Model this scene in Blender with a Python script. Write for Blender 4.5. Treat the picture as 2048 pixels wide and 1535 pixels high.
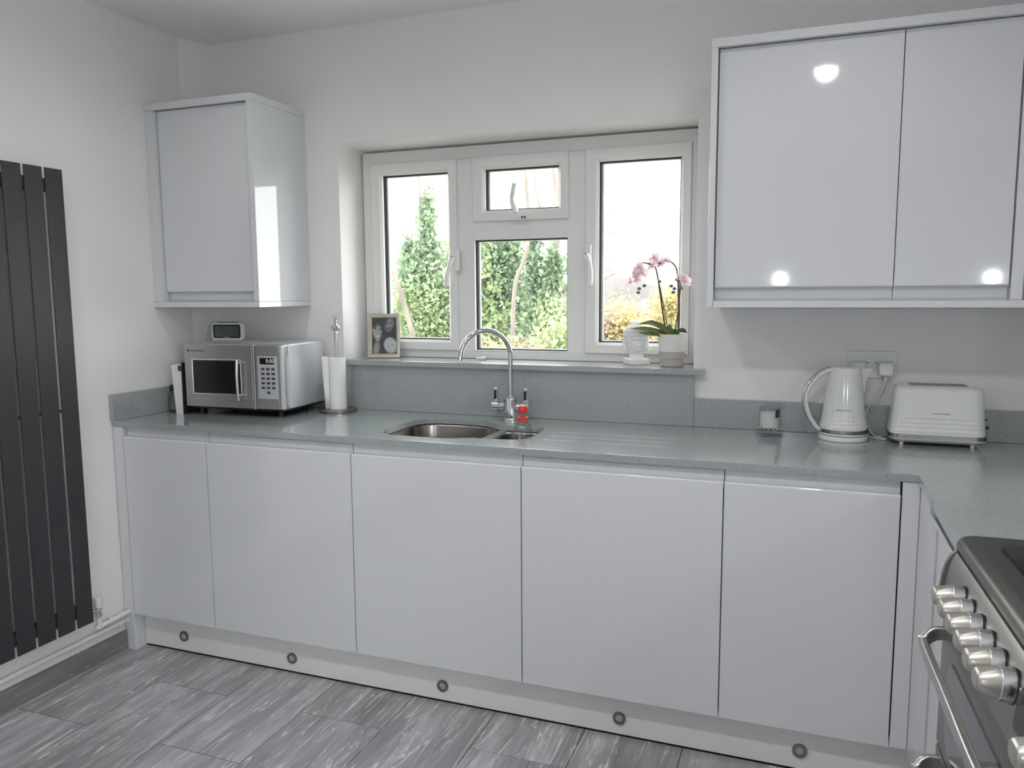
import bpy, bmesh, math, random
from mathutils import Matrix, Vector
random.seed(11)
R = math.radians
scene = bpy.context.scene
for o in list(bpy.data.objects):
    bpy.data.objects.remove(o, do_unlink=True)
COL = scene.collection

# ------------------------------------------------------------------ camera
def camera():
    f, yaw, pitch, roll = 1571.6, -0.3583, -0.1161, -0.0065
    fw = Vector((math.sin(yaw)*math.cos(pitch), math.cos(yaw)*math.cos(pitch), math.sin(pitch)))
    rt = Vector((math.cos(yaw), -math.sin(yaw), 0)); up = rt.cross(fw)
    rt2 = rt*math.cos(roll) + up*math.sin(roll); up2 = up*math.cos(roll) - rt*math.sin(roll)
    cd = bpy.data.cameras.new('camera'); cd.sensor_width = 36; cd.lens = f/2048*36; cd.clip_start = .02; cd.clip_end = 500
    co = bpy.data.objects.new('camera', cd); COL.objects.link(co)
    M = Matrix((rt2, up2, -fw)).transposed().to_4x4(); M.translation = (2.3742, -2.1982, 1.3579)
    co.matrix_world = M
    scene.camera = co
camera()

# ------------------------------------------------------------------ world, exposure
SKY = 7.5
LAMP_W = 7.0
w = bpy.data.worlds.new('overcast_sky'); scene.world = w; w.use_nodes = True
bg = w.node_tree.nodes['Background']; bg.inputs[0].default_value = (.975, .985, 1, 1); bg.inputs[1].default_value = SKY
vs = scene.view_settings
vs.view_transform = 'Standard'; vs.look = 'None'; vs.exposure = 0.07; vs.gamma = 1.0; vs.use_curve_mapping = False
try:
    scene.cycles.max_bounces = 6; scene.cycles.diffuse_bounces = 4; scene.cycles.glossy_bounces = 3; scene.cycles.adaptive_threshold = .035
    scene.cycles.transparent_max_bounces = 8; scene.cycles.use_light_tree = False; scene.cycles.sample_clamp_indirect = 6
    scene.cycles.use_denoising = True
except Exception:
    pass

# ------------------------------------------------------------------ materials
MATS = {}
def pmat(name, col, rough=.5, metal=0, spec=.5, noise=0, nscale=40, coat=0, bump=0, bscale=200, trans=0, ior=1.45, emit=None, estr=0, stretch=None):
    m = bpy.data.materials.new(name); m.use_nodes = True
    nt = m.node_tree; b = nt.nodes['Principled BSDF']
    b.inputs['Base Color'].default_value = (*col, 1); b.inputs['Roughness'].default_value = rough
    b.inputs['Metallic'].default_value = metal; b.inputs['Specular IOR Level'].default_value = spec
    b.inputs['IOR'].default_value = ior
    if coat: b.inputs['Coat Weight'].default_value = coat; b.inputs['Coat Roughness'].default_value = .03
    if trans: b.inputs['Transmission Weight'].default_value = trans
    if emit: b.inputs['Emission Color'].default_value = (*emit, 1); b.inputs['Emission Strength'].default_value = estr
    tc = nt.nodes.new('ShaderNodeTexCoord')
    vec = tc.outputs['Object']
    if stretch:
        mp = nt.nodes.new('ShaderNodeMapping'); mp.inputs['Scale'].default_value = stretch
        nt.links.new(vec, mp.inputs[0]); vec = mp.outputs[0]
    if noise:
        n = nt.nodes.new('ShaderNodeTexNoise'); n.inputs['Scale'].default_value = nscale; n.inputs['Detail'].default_value = 4
        nt.links.new(vec, n.inputs['Vector'])
        r = nt.nodes.new('ShaderNodeValToRGB')
        r.color_ramp.elements[0].position = .3; r.color_ramp.elements[1].position = .7
        r.color_ramp.elements[0].color = (*[max(0, c*(1-noise)) for c in col], 1)
        r.color_ramp.elements[1].color = (*[min(1, c*(1+noise)) for c in col], 1)
        nt.links.new(n.outputs['Fac'], r.inputs[0]); nt.links.new(r.outputs[0], b.inputs['Base Color'])
    if bump:
        n2 = nt.nodes.new('ShaderNodeTexNoise'); n2.inputs['Scale'].default_value = bscale; n2.inputs['Detail'].default_value = 3
        nt.links.new(vec, n2.inputs['Vector'])
        bp = nt.nodes.new('ShaderNodeBump'); bp.inputs['Strength'].default_value = bump; bp.inputs['Distance'].default_value = .002
        nt.links.new(n2.outputs['Fac'], bp.inputs['Height']); nt.links.new(bp.outputs[0], b.inputs['Normal'])
    MATS[name] = m
    return m
def thin_glass(name, tint=(1, 1, 1), refl=.06):
    m = bpy.data.materials.new(name); m.use_nodes = True; nt = m.node_tree; nt.nodes.clear()
    out = nt.nodes.new('ShaderNodeOutputMaterial'); mix = nt.nodes.new('ShaderNodeMixShader')
    tr = nt.nodes.new('ShaderNodeBsdfTransparent'); tr.inputs[0].default_value = (*tint, 1)
    gl = nt.nodes.new('ShaderNodeBsdfGlossy'); gl.inputs['Roughness'].default_value = .01
    lw = nt.nodes.new('ShaderNodeLayerWeight'); lw.inputs['Blend'].default_value = .5
    pw = nt.nodes.new('ShaderNodeMath'); pw.operation = 'POWER'; pw.inputs[1].default_value = 5.0
    fr = nt.nodes.new('ShaderNodeMath'); fr.operation = 'MULTIPLY_ADD'; fr.inputs[1].default_value = .85; fr.inputs[2].default_value = .04 if refl < .1 else .05
    nt.links.new(lw.outputs['Facing'], pw.inputs[0]); nt.links.new(pw.outputs[0], fr.inputs[0])
    nt.links.new(fr.outputs[0], mix.inputs[0]); nt.links.new(tr.outputs[0], mix.inputs[1]); nt.links.new(gl.outputs[0], mix.inputs[2])
    nt.links.new(mix.outputs[0], out.inputs[0])
    MATS[name] = m; return m

pmat('wall_paint', (.865, .85, .845), .55, noise=.015, nscale=3)
pmat('ceiling_paint', (.93, .92, .91), .7, noise=.02, nscale=3)
pmat('gloss_white', (.70, .71, .74), .06, spec=.5, coat=.3)
pmat('carcass_white', (.78, .78, .78), .35)
pmat('plinth_white', (.80, .80, .78), .12)
pmat('upvc', (.80, .795, .775), .25)
pmat('gasket', (.02, .02, .02), .6)
pmat('spacer', (.75, .75, .78), .35, metal=.6)
pmat('screw_dark', (.08, .08, .08), .4)
pmat('chrome', (.72, .73, .75), .07, metal=1)
pmat('brushed_steel', (.56, .545, .53), .28, metal=1, noise=.06, nscale=60, stretch=(1, 1, 8))
pmat('cooker_steel', (.31, .30, .28), .36, metal=1, noise=.05, nscale=40, stretch=(8, 1, 8))
pmat('hob_steel', (.17, .165, .15), .33, metal=1, noise=.05, nscale=40, stretch=(8, 1, 8))
pmat('dark_steel', (.30, .29, .28), .25, metal=1)
pmat('knob_steel', (.55, .525, .48), .36, metal=1)
pmat('knob_skirt', (.78, .79, .80), .22, metal=1)
pmat('sink_steel', (.40, .38, .36), .25, metal=1, noise=.08, nscale=30)
pmat('microwave_silver', (.47, .47, .48), .32, metal=.85, noise=.03, nscale=60, stretch=(1, 1, 10))
pmat('microwave_shell', (.74, .75, .79), .28, metal=.55)
pmat('silver_trim', (.72, .72, .73), .2, metal=.9)
pmat('black_glass', (.012, .012, .014), .08)
pmat('oven_glass', (.05, .055, .06), .05, coat=.5)
pmat('black_plastic', (.018, .018, .02), .4)
pmat('dark_button', (.06, .06, .065), .35)
pmat('white_plastic', (.80, .80, .79), .22, coat=.2)
pmat('appliance_white', (.80, .805, .81), .06, coat=.5)
pmat('grey_plastic', (.35, .35, .35), .4)
pmat('screen_grey', (.10, .115, .115), .2)
pmat('lcd_text', (.75, .78, .62), .5, emit=(.8, .85, .65), estr=.25)
pmat('ink', (.05, .05, .06), .5)
pmat('anthracite', (.036, .038, .042), .42, noise=.04, nscale=300, bump=.05, bscale=900)
pmat('pipe_white', (.76, .76, .73), .35, noise=.03, nscale=30)
pmat('brass', (.45, .40, .34), .3, metal=1)
pmat('paper', (.86, .86, .86), .8, noise=.02, nscale=80, bump=.2, bscale=300)
pmat('page_edge', (.78, .78, .80), .7, noise=.06, nscale=60, stretch=(40, 1, 2))
pmat('plaster_white', (.82, .81, .80), .65, noise=.03, nscale=30, bump=.25, bscale=180)
pmat('pot_white', (.78, .77, .75), .35, bump=.15, bscale=400)
pmat('pot_beige', (.50, .47, .41), .5, noise=.05, nscale=120)
pmat('compost', (.09, .065, .045), .9, noise=.4, nscale=80)
pmat('orchid_leaf', (.115, .145, .05), .35, noise=.25, nscale=25)
pmat('orchid_stem', (.10, .075, .045), .5, noise=.2, nscale=60)
pmat('orchid_petal', (.84, .70, .74), .5, noise=.08, nscale=60)
def petal_mat():
    m = MATS['orchid_petal']; nt = m.node_tree; b = nt.nodes['Principled BSDF']; out = nt.nodes['Material Output']
    tr = nt.nodes.new('ShaderNodeBsdfTranslucent'); tr.inputs[0].default_value = (.86, .70, .75, 1)
    mx = nt.nodes.new('ShaderNodeMixShader'); mx.inputs[0].default_value = .5
    nt.links.new(b.outputs[0], mx.inputs[1]); nt.links.new(tr.outputs[0], mx.inputs[2]); nt.links.new(mx.outputs[0], out.inputs[0])
petal_mat()
pmat('orchid_lip', (.78, .52, .60), .5)
pmat('orchid_bud', (.20, .18, .14), .5)
pmat('champagne_frame', (.56, .53, .44), .25, metal=.9, noise=.08, nscale=60)
pmat('red_cap', (.72, .045, .035), .3)
pmat('soap_green', (.10, .35, .16), .2)
pmat('wax', (.80, .79, .76), .5)
pmat('cord_white', (.68, .68, .67), .4)
pmat('outdoor_white', (.8, .8, .8), .6)
pmat('lamp_lens', (.9, .9, .9), .4, emit=(1, .98, .95), estr=45)
pmat('globe_lamp', (.9, .9, .9), .4, emit=(.86, .935, 1), estr=680)
pmat('bark_pale', (.21, .175, .155), .85, noise=.25, nscale=9, stretch=(1, 1, .4))
pmat('bark_brown', (0.2336, 0.1946, 0.1654), .85, noise=.3, nscale=9)
pmat('leaf_ivy', (.225, .30, .20), .55, noise=.55, nscale=7)
pmat('leaf_green', (.33, .40, .235), .55, noise=.5, nscale=7)
pmat('leaf_yellow', (.47, .40, .20), .6, noise=.4, nscale=6)
pmat('leaf_tan', (.42, .33, .235), .6, noise=.35, nscale=6)
pmat('grass', (.16, .17, .10), .9, noise=.4, nscale=.6)
pmat('hill', (.23, .205, .205), .9, noise=.3, nscale=.12)
pmat('brick_far', (.25, .155, .135), .8, noise=.2, nscale=2)
pmat('roof_far', (.21, .155, .145), .8, noise=.2, nscale=2)
def leaf_light(name, col):
    m = MATS[name]; nt = m.node_tree; b = nt.nodes['Principled BSDF']; out = nt.nodes['Material Output']
    b.inputs['Specular IOR Level'].default_value = .2
    tr = nt.nodes.new('ShaderNodeBsdfTranslucent'); tr.inputs[0].default_value = (*col, 1)
    mx = nt.nodes.new('ShaderNodeMixShader'); mx.inputs[0].default_value = .4
    nt.links.new(b.outputs[0], mx.inputs[1]); nt.links.new(tr.outputs[0], mx.inputs[2]); nt.links.new(mx.outputs[0], out.inputs[0])
leaf_light('leaf_ivy', (.34, .44, .27)); leaf_light('leaf_green', (.46, .54, .28)); leaf_light('leaf_yellow', (.5, .42, .2)); leaf_light('leaf_tan', (.42, .33, .23))
thin_glass('window_glass', (.97, .985, .975), .05)
thin_glass('clear_glass', (.95, .965, .965), .2)
thin_glass('clear_plastic', (.95, .95, .945), .2)

def quartz():
    m = pmat('quartz', (.255, .275, .28), .24, spec=.75, coat=.8); m.node_tree.nodes['Principled BSDF'].inputs['Coat Roughness'].default_value = .09
    nt = m.node_tree; b = nt.nodes['Principled BSDF']
    tc = [n for n in nt.nodes if n.type == 'TEX_COORD'][0]
    v = nt.nodes.new('ShaderNodeTexVoronoi'); v.inputs['Scale'].default_value = 230
    v2 = nt.nodes.new('ShaderNodeTexVoronoi'); v2.inputs['Scale'].default_value = 150
    n = nt.nodes.new('ShaderNodeTexNoise'); n.inputs['Scale'].default_value = 170
    for x in (v, v2, n): nt.links.new(tc.outputs['Object'], x.inputs['Vector'])
    base = nt.nodes.new('ShaderNodeValToRGB')
    base.color_ramp.elements[0].position = .3; base.color_ramp.elements[0].color = (.315, .343, .35, 1)
    base.color_ramp.elements[1].position = .7; base.color_ramp.elements[1].color = (.365, .395, .405, 1)
    nt.links.new(n.outputs['Fac'], base.inputs[0])
    def speck(vor, thr, col, prev, keep):
        sep = nt.nodes.new('ShaderNodeSeparateColor'); nt.links.new(vor.outputs['Color'], sep.inputs[0])
        a = nt.nodes.new('ShaderNodeMath'); a.operation = 'LESS_THAN'; a.inputs[1].default_value = thr
        nt.links.new(vor.outputs['Distance'], a.inputs[0])
        c = nt.nodes.new('ShaderNodeMath'); c.operation = 'GREATER_THAN'; c.inputs[1].default_value = keep
        nt.links.new(sep.outputs[0], c.inputs[0])
        mu = nt.nodes.new('ShaderNodeMath'); mu.operation = 'MULTIPLY'
        nt.links.new(a.outputs[0], mu.inputs[0]); nt.links.new(c.outputs[0], mu.inputs[1])
        mx = nt.nodes.new('ShaderNodeMix'); mx.data_type = 'RGBA'; mx.inputs['B'].default_value = (*col, 1)
        nt.links.new(mu.outputs[0], mx.inputs['Factor']); nt.links.new(prev, mx.inputs['A'])
        return mx.outputs['Result']
    o1 = speck(v, .34, (.20, .215, .22), base.outputs[0], .86)
    o2 = speck(v2, .22, (.60, .62, .62), o1, .965)
    nt.links.new(o2, b.inputs['Base Color'])
quartz()

def tile_mat(name, lo, mid, hi, dark=1.0):
    """grey vein-cut tile: long streaks along the tile's own length (local y)"""
    m = bpy.data.materials.new(name); m.use_nodes = True; nt = m.node_tree; b = nt.nodes['Principled BSDF']
    b.inputs['Roughness'].default_value = .30
    tc = nt.nodes.new('ShaderNodeTexCoord'); oi = nt.nodes.new('ShaderNodeObjectInfo')
    sc = nt.nodes.new('ShaderNodeVectorMath'); sc.operation = 'SCALE'; sc.inputs['Scale'].default_value = 37.0
    comb = nt.nodes.new('ShaderNodeCombineXYZ')
    for i in range(3): nt.links.new(oi.outputs['Random'], comb.inputs[i])
    nt.links.new(comb.outputs[0], sc.inputs[0])
    add = nt.nodes.new('ShaderNodeVectorMath'); add.operation = 'ADD'
    nt.links.new(tc.outputs['Object'], add.inputs[0]); nt.links.new(sc.outputs[0], add.inputs[1])
    def streak(sx, sy, scale, detail, dist):
        mp = nt.nodes.new('ShaderNodeMapping'); mp.inputs['Scale'].default_value = (sx, sy, 1)
        nt.links.new(add.outputs[0], mp.inputs[0])
        n = nt.nodes.new('ShaderNodeTexNoise'); n.inputs['Scale'].default_value = scale; n.inputs['Detail'].default_value = detail
        n.inputs['Distortion'].default_value = dist; n.inputs['Roughness'].default_value = .62
        nt.links.new(mp.outputs[0], n.inputs['Vector']); return n
    a = streak(5.5, .75, 1.5, 7, .8); c = streak(14, 1.3, 1.5, 6, 1.2); d = streak(60, 14, 1.5, 3, 0)
    r = nt.nodes.new('ShaderNodeValToRGB'); e = r.color_ramp.elements
    e[0].position = .30; e[0].color = (*lo, 1); e[1].position = .72; e[1].color = (*hi, 1)
    k = e.new(.50); k.color = (*mid, 1)
    mixf = nt.nodes.new('ShaderNodeMath'); mixf.operation = 'MULTIPLY_ADD'; mixf.inputs[1].default_value = .62
    m2 = nt.nodes.new('ShaderNodeMath'); m2.operation = 'MULTIPLY_ADD'; m2.inputs[1].default_value = .28
    m3 = nt.nodes.new('ShaderNodeMath'); m3.operation = 'MULTIPLY'; m3.inputs[1].default_value = .10
    nt.links.new(d.outputs['Fac'], m3.inputs[0]); nt.links.new(c.outputs['Fac'], m2.inputs[0]); nt.links.new(m3.outputs[0], m2.inputs[2])
    nt.links.new(a.outputs['Fac'], mixf.inputs[0]); nt.links.new(m2.outputs[0], mixf.inputs[2])
    nt.links.new(mixf.outputs[0], r.inputs[0])
    # thin pale veins
    vn = streak(14, .8, 1.2, 3, 1.4)
    ab = nt.nodes.new('ShaderNodeMath'); ab.operation = 'SUBTRACT'; ab.inputs[1].default_value = .52
    nt.links.new(vn.outputs['Fac'], ab.inputs[0])
    ab2 = nt.nodes.new('ShaderNodeMath'); ab2.operation = 'ABSOLUTE'; nt.links.new(ab.outputs[0], ab2.inputs[0])
    mr = nt.nodes.new('ShaderNodeMapRange'); mr.inputs[1].default_value = 0; mr.inputs[2].default_value = .014; mr.inputs[3].default_value = .55; mr.inputs[4].default_value = 0
    nt.links.new(ab2.outputs[0], mr.inputs[0])
    mx = nt.nodes.new('ShaderNodeMix'); mx.data_type = 'RGBA'; mx.inputs['B'].default_value = (*[min(1, h*1.5) for h in hi], 1)
    nt.links.new(mr.outputs[0], mx.inputs['Factor']); nt.links.new(r.outputs[0], mx.inputs['A'])
    nt.links.new(mx.outputs['Result'], b.inputs['Base Color'])
    bp = nt.nodes.new('ShaderNodeBump'); bp.inputs['Strength'].default_value = .15; bp.inputs['Distance'].default_value = .001
    nt.links.new(d.outputs['Fac'], bp.inputs['Height']); nt.links.new(bp.outputs[0], b.inputs['Normal'])
    MATS[name] = m
tile_mat('floor_tile', (.15, .142, .147), (.33, .325, .345), (.68, .69, .73))
tile_mat('skirting_tile', (.12, .11, .105), (.20, .185, .18), (.30, .28, .275))
pmat('grout', (.07, .068, .065), .8, noise=.1, nscale=50)

# ------------------------------------------------------------------ mesh helpers
def NB(): return bmesh.new()
def box(bm, x0, x1, y0, y1, z0, z1, bev=0, seg=2, M=None):
    r = bmesh.ops.create_cube(bm, size=1)
    vs_ = r['verts']
    for v in vs_:
        v.co = Vector((x0+(v.co.x+.5)*(x1-x0), y0+(v.co.y+.5)*(y1-y0), z0+(v.co.z+.5)*(z1-z0)))
    if bev:
        es = list({e for v in vs_ for e in v.link_edges})
        rr = bmesh.ops.bevel(bm, geom=es, offset=bev, segments=seg, profile=.5, affect='EDGES')
        vs_ = list({v for f in rr['faces'] for v in f.verts} | {v for v in vs_ if v.is_valid})
    if M is not None:
        bmesh.ops.transform(bm, matrix=M, verts=[v for v in vs_ if v.is_valid])
    return bm
def prism(bm, pts, axis, a, b):
    """extrude polygon pts (2-D) between a and b along axis ('x': pts=(y,z); 'y': (x,z); 'z': (x,y))"""
    def mk(p, t):
        return {'x': (t, p[0], p[1]), 'y': (p[0], t, p[1]), 'z': (p[0], p[1], t)}[axis]
    A = [bm.verts.new(mk(p, a)) for p in pts]; B = [bm.verts.new(mk(p, b)) for p in pts]
    n = len(pts); fs = [bm.faces.new(A), bm.faces.new(B[::-1])]
    for i in range(n):
        fs.append(bm.faces.new((A[i], B[i], B[(i+1) % n], A[(i+1) % n])))
    bmesh.ops.recalc_face_normals(bm, faces=fs)
    return bm
def lathe(bm, prof, seg=32, M=None, a0=0, a1=2*math.pi):
    rings = []
    full = abs(a1-a0-2*math.pi) < 1e-6
    n = seg if full else seg+1
    for r, z in prof:
        if r < 1e-6: rings.append([bm.verts.new((0, 0, z))])
        else: rings.append([bm.verts.new((r*math.cos(a0+(a1-a0)*i/seg), r*math.sin(a0+(a1-a0)*i/seg), z)) for i in range(n)])
    fs = []
    for A, B in zip(rings, rings[1:]):
        for i in range(seg):
            j = (i+1) % n
            if len(A) == 1 and len(B) == 1: continue
            if len(A) == 1: fs.append(bm.faces.new((A[0], B[j], B[i])))
            elif len(B) == 1: fs.append(bm.faces.new((A[i], A[j], B[0])))
            else: fs.append(bm.faces.new((A[i], A[j], B[j], B[i])))
    if M is not None:
        bmesh.ops.transform(bm, matrix=M, verts=[v for r_ in rings for v in r_])
    return bm
def tube(bm, path, rad, seg=12, sx=1, sy=1, up=None, cap=True):
    P = [Vector(p) for p in path]
    if not isinstance(rad, (list, tuple)): rad = [rad]*len(P)
    T = []
    for i in range(len(P)):
        t = (P[min(i+1, len(P)-1)]-P[max(i-1, 0)]); T.append(t.normalized())
    n = Vector(up) if up else (Vector((0, 0, 1)) if abs(T[0].z) < .9 else Vector((1, 0, 0)))
    rings = []
    for i, (p, t) in enumerate(zip(P, T)):
        n = (n - t*n.dot(t)).normalized(); b = t.cross(n)
        rings.append([bm.verts.new(p + n*(math.cos(2*math.pi*k/seg)*rad[i]*sx) + b*(math.sin(2*math.pi*k/seg)*rad[i]*sy)) for k in range(seg)])
    for A, B in zip(rings, rings[1:]):
        for k in range(seg):
            bm.faces.new((A[k], A[(k+1) % seg], B[(k+1) % seg], B[k]))
    if cap:
        bm.faces.new(rings[0][::-1]); bm.faces.new(rings[-1])
    return bm
def rrect(a, b, r, n=5):
    pts = []
    for cx, cy, s in ((a-r, b-r, 0), (-a+r, b-r, 1), (-a+r, -b+r, 2), (a-r, -b+r, 3)):
        for k in range(n+1):
            t = math.pi/2*(s+k/n); pts.append((cx+r*math.cos(t), cy+r*math.sin(t)))
    return pts
def loft(bm, rings, cap0=True, cap1=True):
    """rings: lists of 3-D points with equal counts"""
    V = [[bm.verts.new(p) for p in r] for r in rings]; n = len(V[0])
    for A, B in zip(V, V[1:]):
        for k in range(n):
            bm.faces.new((A[k], A[(k+1) % n], B[(k+1) % n], B[k]))
    if cap0: bm.faces.new(V[0][::-1])
    if cap1: bm.faces.new(V[-1])
    return bm
def smoothpath(pts, n=8):
    P = [Vector(p) for p in pts]; out = []
    for i in range(len(P)-1):
        p0, p1, p2, p3 = P[max(i-1, 0)], P[i], P[i+1], P[min(i+2, len(P)-1)]
        for k in range(n):
            t = k/n
            out.append(.5*((2*p1)+(-p0+p2)*t+(2*p0-5*p1+4*p2-p3)*t*t+(-p0+3*p1-3*p2+p3)*t**3))
    out.append(P[-1]); return out

INV = {}
def obj(name, bm, m, parent=None, ang=35, world=False, kind=None):
    me = bpy.data.meshes.new(name)
    bmesh.ops.remove_doubles(bm, verts=bm.verts, dist=1e-6)
    bm.normal_update(); bm.to_mesh(me); bm.free()
    me.polygons.foreach_set('use_smooth', [True]*len(me.polygons)); me.set_sharp_from_angle(angle=R(ang))
    me.materials.append(MATS[m] if isinstance(m, str) else m)
    if parent is not None and world: me.transform(world_inv(parent))
    o = bpy.data.objects.new(name, me); COL.objects.link(o)
    if parent is not None: o.parent = parent
    if kind: o['kind'] = kind
    wn = o.modifiers.new('weighted', 'WEIGHTED_NORMAL'); wn.keep_sharp = True; wn.weight = 100
    return o
def world_inv(p):
    M = Matrix.Identity(4)
    while p is not None:
        M = (Matrix.Translation(p.location) @ p.rotation_euler.to_matrix().to_4x4()) @ M; p = p.parent
    return M.inverted()
def tag(o, label=None, cat=None, group=None, kind=None):
    if label: o['label'] = label
    if cat: o['category'] = cat
    if group: o['group'] = group
    if kind: o['kind'] = kind
    return o
def thing(name, label, cat, loc=(0, 0, 0), rz=0, group=None, kind=None):
    o = bpy.data.objects.new(name, None); COL.objects.link(o); o.empty_display_size = .05
    o.location = loc; o.rotation_euler = (0, 0, rz)
    return tag(o, label, cat, group, kind)
def struct(name, bm, m, label=None, ang=30):
    o = obj(name, bm, m, None, ang); o['kind'] = 'structure'
    if label: o['label'] = label
    return o
def text_bm(s, size, align='CENTER'):
    cu = bpy.data.curves.new('lettering', 'FONT'); cu.body = s; cu.size = size; cu.align_x = align; cu.align_y = 'CENTER'; cu.resolution_u = 2
    to = bpy.data.objects.new('lettering', cu); COL.objects.link(to)
    dg = bpy.context.evaluated_depsgraph_get(); dg.update()
    me = bpy.data.meshes.new_from_object(to.evaluated_get(dg))
    bm = bmesh.new(); bm.from_mesh(me)
    bpy.data.objects.remove(to, do_unlink=True); bpy.data.curves.remove(cu); bpy.data.meshes.remove(me)
    return bm
def xf(bm, M):
    bmesh.ops.transform(bm, matrix=M, verts=bm.verts); return bm
RX90 = Matrix.Rotation(math.pi/2, 4, 'X')
T = Matrix.Translation

# ================================================================== ROOM
XL, YB, XR, ZC = -.05, .567, 3.22, 2.39
YR = -4.4
WIN = dict(x0=.606, x1=2.012, z0=1.072, z1=1.946)

# floor: grout bed with separate tiles, 0.3 x 0.6 half bond
bm = NB(); box(bm, -.30, 4.3, YR-.05, .70, -.06, -.003); floor = struct('floor', bm, 'grout', 'grey tiled kitchen floor')
def floor_tiles():
    cache = {}
    g = .0012
    col = 0
    x = -.33
    i = 0
    while x < 4.2:
        off = -.167 if i % 2 == 0 else -.467
        xa, xb = max(x+g, XL+.001), min(x+.3-g, 4.199)
        y = off + .6*3
        while y > YR:
            ya, yb = max(y-.6+g, YR+.001), min(y-g, .05 if xb < 2.7 else YB-.002)
            if xa > 3.22 - .01: yb = min(yb, -1.56)
            if yb - ya > .01 and xb-xa > .01:
                key = (round(xb-xa, 3), round(yb-ya, 3))
                if key not in cache:
                    b_ = NB(); w_, h_ = (xb-xa)/2, (yb-ya)/2
                    box(b_, -w_, w_, -h_, h_, -.003, 0, .0008, 1)
                    t_ = obj('floor_tile', b_, 'floor_tile', floor); cache[key] = t_
                else:
                    t_ = cache[key].copy(); COL.objects.link(t_); t_.parent = floor
                t_.location = ((xa+xb)/2, (ya+yb)/2, 0)
            y -= .6
        x += .3; i += 1
floor_tiles()

bm = NB(); box(bm, -.35, 4.35, YR-.15, .95, ZC, ZC+.1); struct('ceiling', bm, 'ceiling_paint', 'white painted ceiling')

# back wall with splayed window opening
def back_wall():
    bm = NB()
    x0, x1, z0, z1 = -.35, 4.35, -.06, ZC+.05
    D = .95
    a, b, c, d = WIN['x0'], WIN['x1'], WIN['z0'], WIN['z1']
    ia, ib, ic, id_ = a+.016, b, c, d-.014
    fr = {}
    def v(x, y, z): return bm.verts.new((x, y, z))
    O = [v(x0, YB, z0), v(x1, YB, z0), v(x1, YB, z1), v(x0, YB, z1)]
    I = [v(a, YB, c), v(b, YB, c), v(b, YB, d), v(a, YB, d)]
    J = [v(ia, D, ic), v(ib, D, ic), v(ib, D, id_), v(ia, D, id_)]
    K = [v(x0, D, z0), v(x1, D, z0), v(x1, D, z1), v(x0, D, z1)]
    for i in range(4):
        j = (i+1) % 4
        bm.faces.new((O[i], O[j], I[j], I[i])); bm.faces.new((I[i], I[j], J[j], J[i]))
        bm.faces.new((J[i], J[j], K[j], K[i])); bm.faces.new((K[i], K[j], O[j], O[i]))
    bmesh.ops.recalc_face_normals(bm, faces=bm.faces)
    struct('wall_back', bm, 'wall_paint', 'off-white painted wall around the kitchen window')
back_wall()
bm = NB(); box(bm, -.35, XL, YR-.1, YB+.02, -.06, ZC+.02)
struct('wall_left', bm, 'wall_paint', 'off-white painted wall behind the tall dark radiator')
bm = NB(); prism(bm, [(XL-.01, .440-.028), (XL, .440), (-.006, YB), (-.006, YB+.01), (XL-.01, YB+.01)], 'z', -.05, ZC+.01)
struct('trim_1', bm, 'wall_paint', 'angled plaster strip in the corner behind the microwave')
bm = NB()
prism(bm, [(XR, YB+.02), (XR, -1.55), (4.35, -1.55), (4.35, YB+.02)], 'z', -.06, ZC+.02)
DY0, DY1, DZ = -3.80, -2.85, 2.08     # opening for an unseen glazed door, added to let in fill daylight
box(bm, 4.2, 4.35, YR-.1, DY0, -.06, ZC+.02); box(bm, 4.2, 4.35, DY1, -1.551, -.06, ZC+.02); box(bm, 4.2, 4.35, DY0, DY1, DZ, ZC+.02)
struct('wall_right', bm, 'wall_paint', 'off-white painted wall behind the cooker')
fill_door = thing('door_fill', 'unseen white framed glazed door added in the far right wall for fill daylight', None, (4.27, (DY0+DY1)/2, 0), kind='structure')
nleaf = 1
for k in range(nleaf):
    ya = DY0+(DY1-DY0)*k/nleaf; yb = DY0+(DY1-DY0)*(k+1)/nleaf
    for b_ in ((4.24, 4.30, ya, ya+.06, 0, DZ), (4.24, 4.30, yb-.06, yb, 0, DZ), (4.24, 4.30, ya+.06, yb-.06, 0, .09), (4.24, 4.30, ya+.06, yb-.06, DZ-.07, DZ)):
        q = bmesh.new(); r_ = bmesh.ops.create_cube(q, size=1)
        for v in r_['verts']: v.co = Vector((b_[0]+(v.co.x+.5)*(b_[1]-b_[0]), b_[2]+(v.co.y+.5)*(b_[3]-b_[2]), b_[4]+(v.co.z+.5)*(b_[5]-b_[4])))
        obj('door_rail', q, 'upvc', fill_door, world=True)
    bm = NB(); box(bm, 4.268, 4.272, ya+.06, yb-.06, .09, DZ-.07); obj('pane', bm, 'window_glass', fill_door, world=True)
bm = NB(); box(bm, -.35, 4.35, YR-.1, YR, -.06, ZC+.02); struct('wall_rear', bm, 'wall_paint', 'off-white painted wall across the room')

# tiled skirting on the left wall
sk = NB(); box(sk, XL, XL+.004, YR, -.002, 0, .074); sk = struct('baseboard_left', sk, 'grout', 'brown grey tile skirting along the left wall')
y = -.004; k = 0
while y > YR+.05:
    L_ = .555 if k == 0 else .6
    ya = max(y-L_, YR+.002)
    b_ = NB(); h_ = (y-ya)/2-.001; box(b_, -.037, .037, -h_, h_, -.0045, .0045, .0008, 1)
    t_ = obj('skirting_tile', b_, 'skirting_tile', sk)
    t_.rotation_euler = (0, R(90), 0); t_.location = (XL+.0087, (y+ya)/2, .0375)
    y = ya; k += 1

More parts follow.
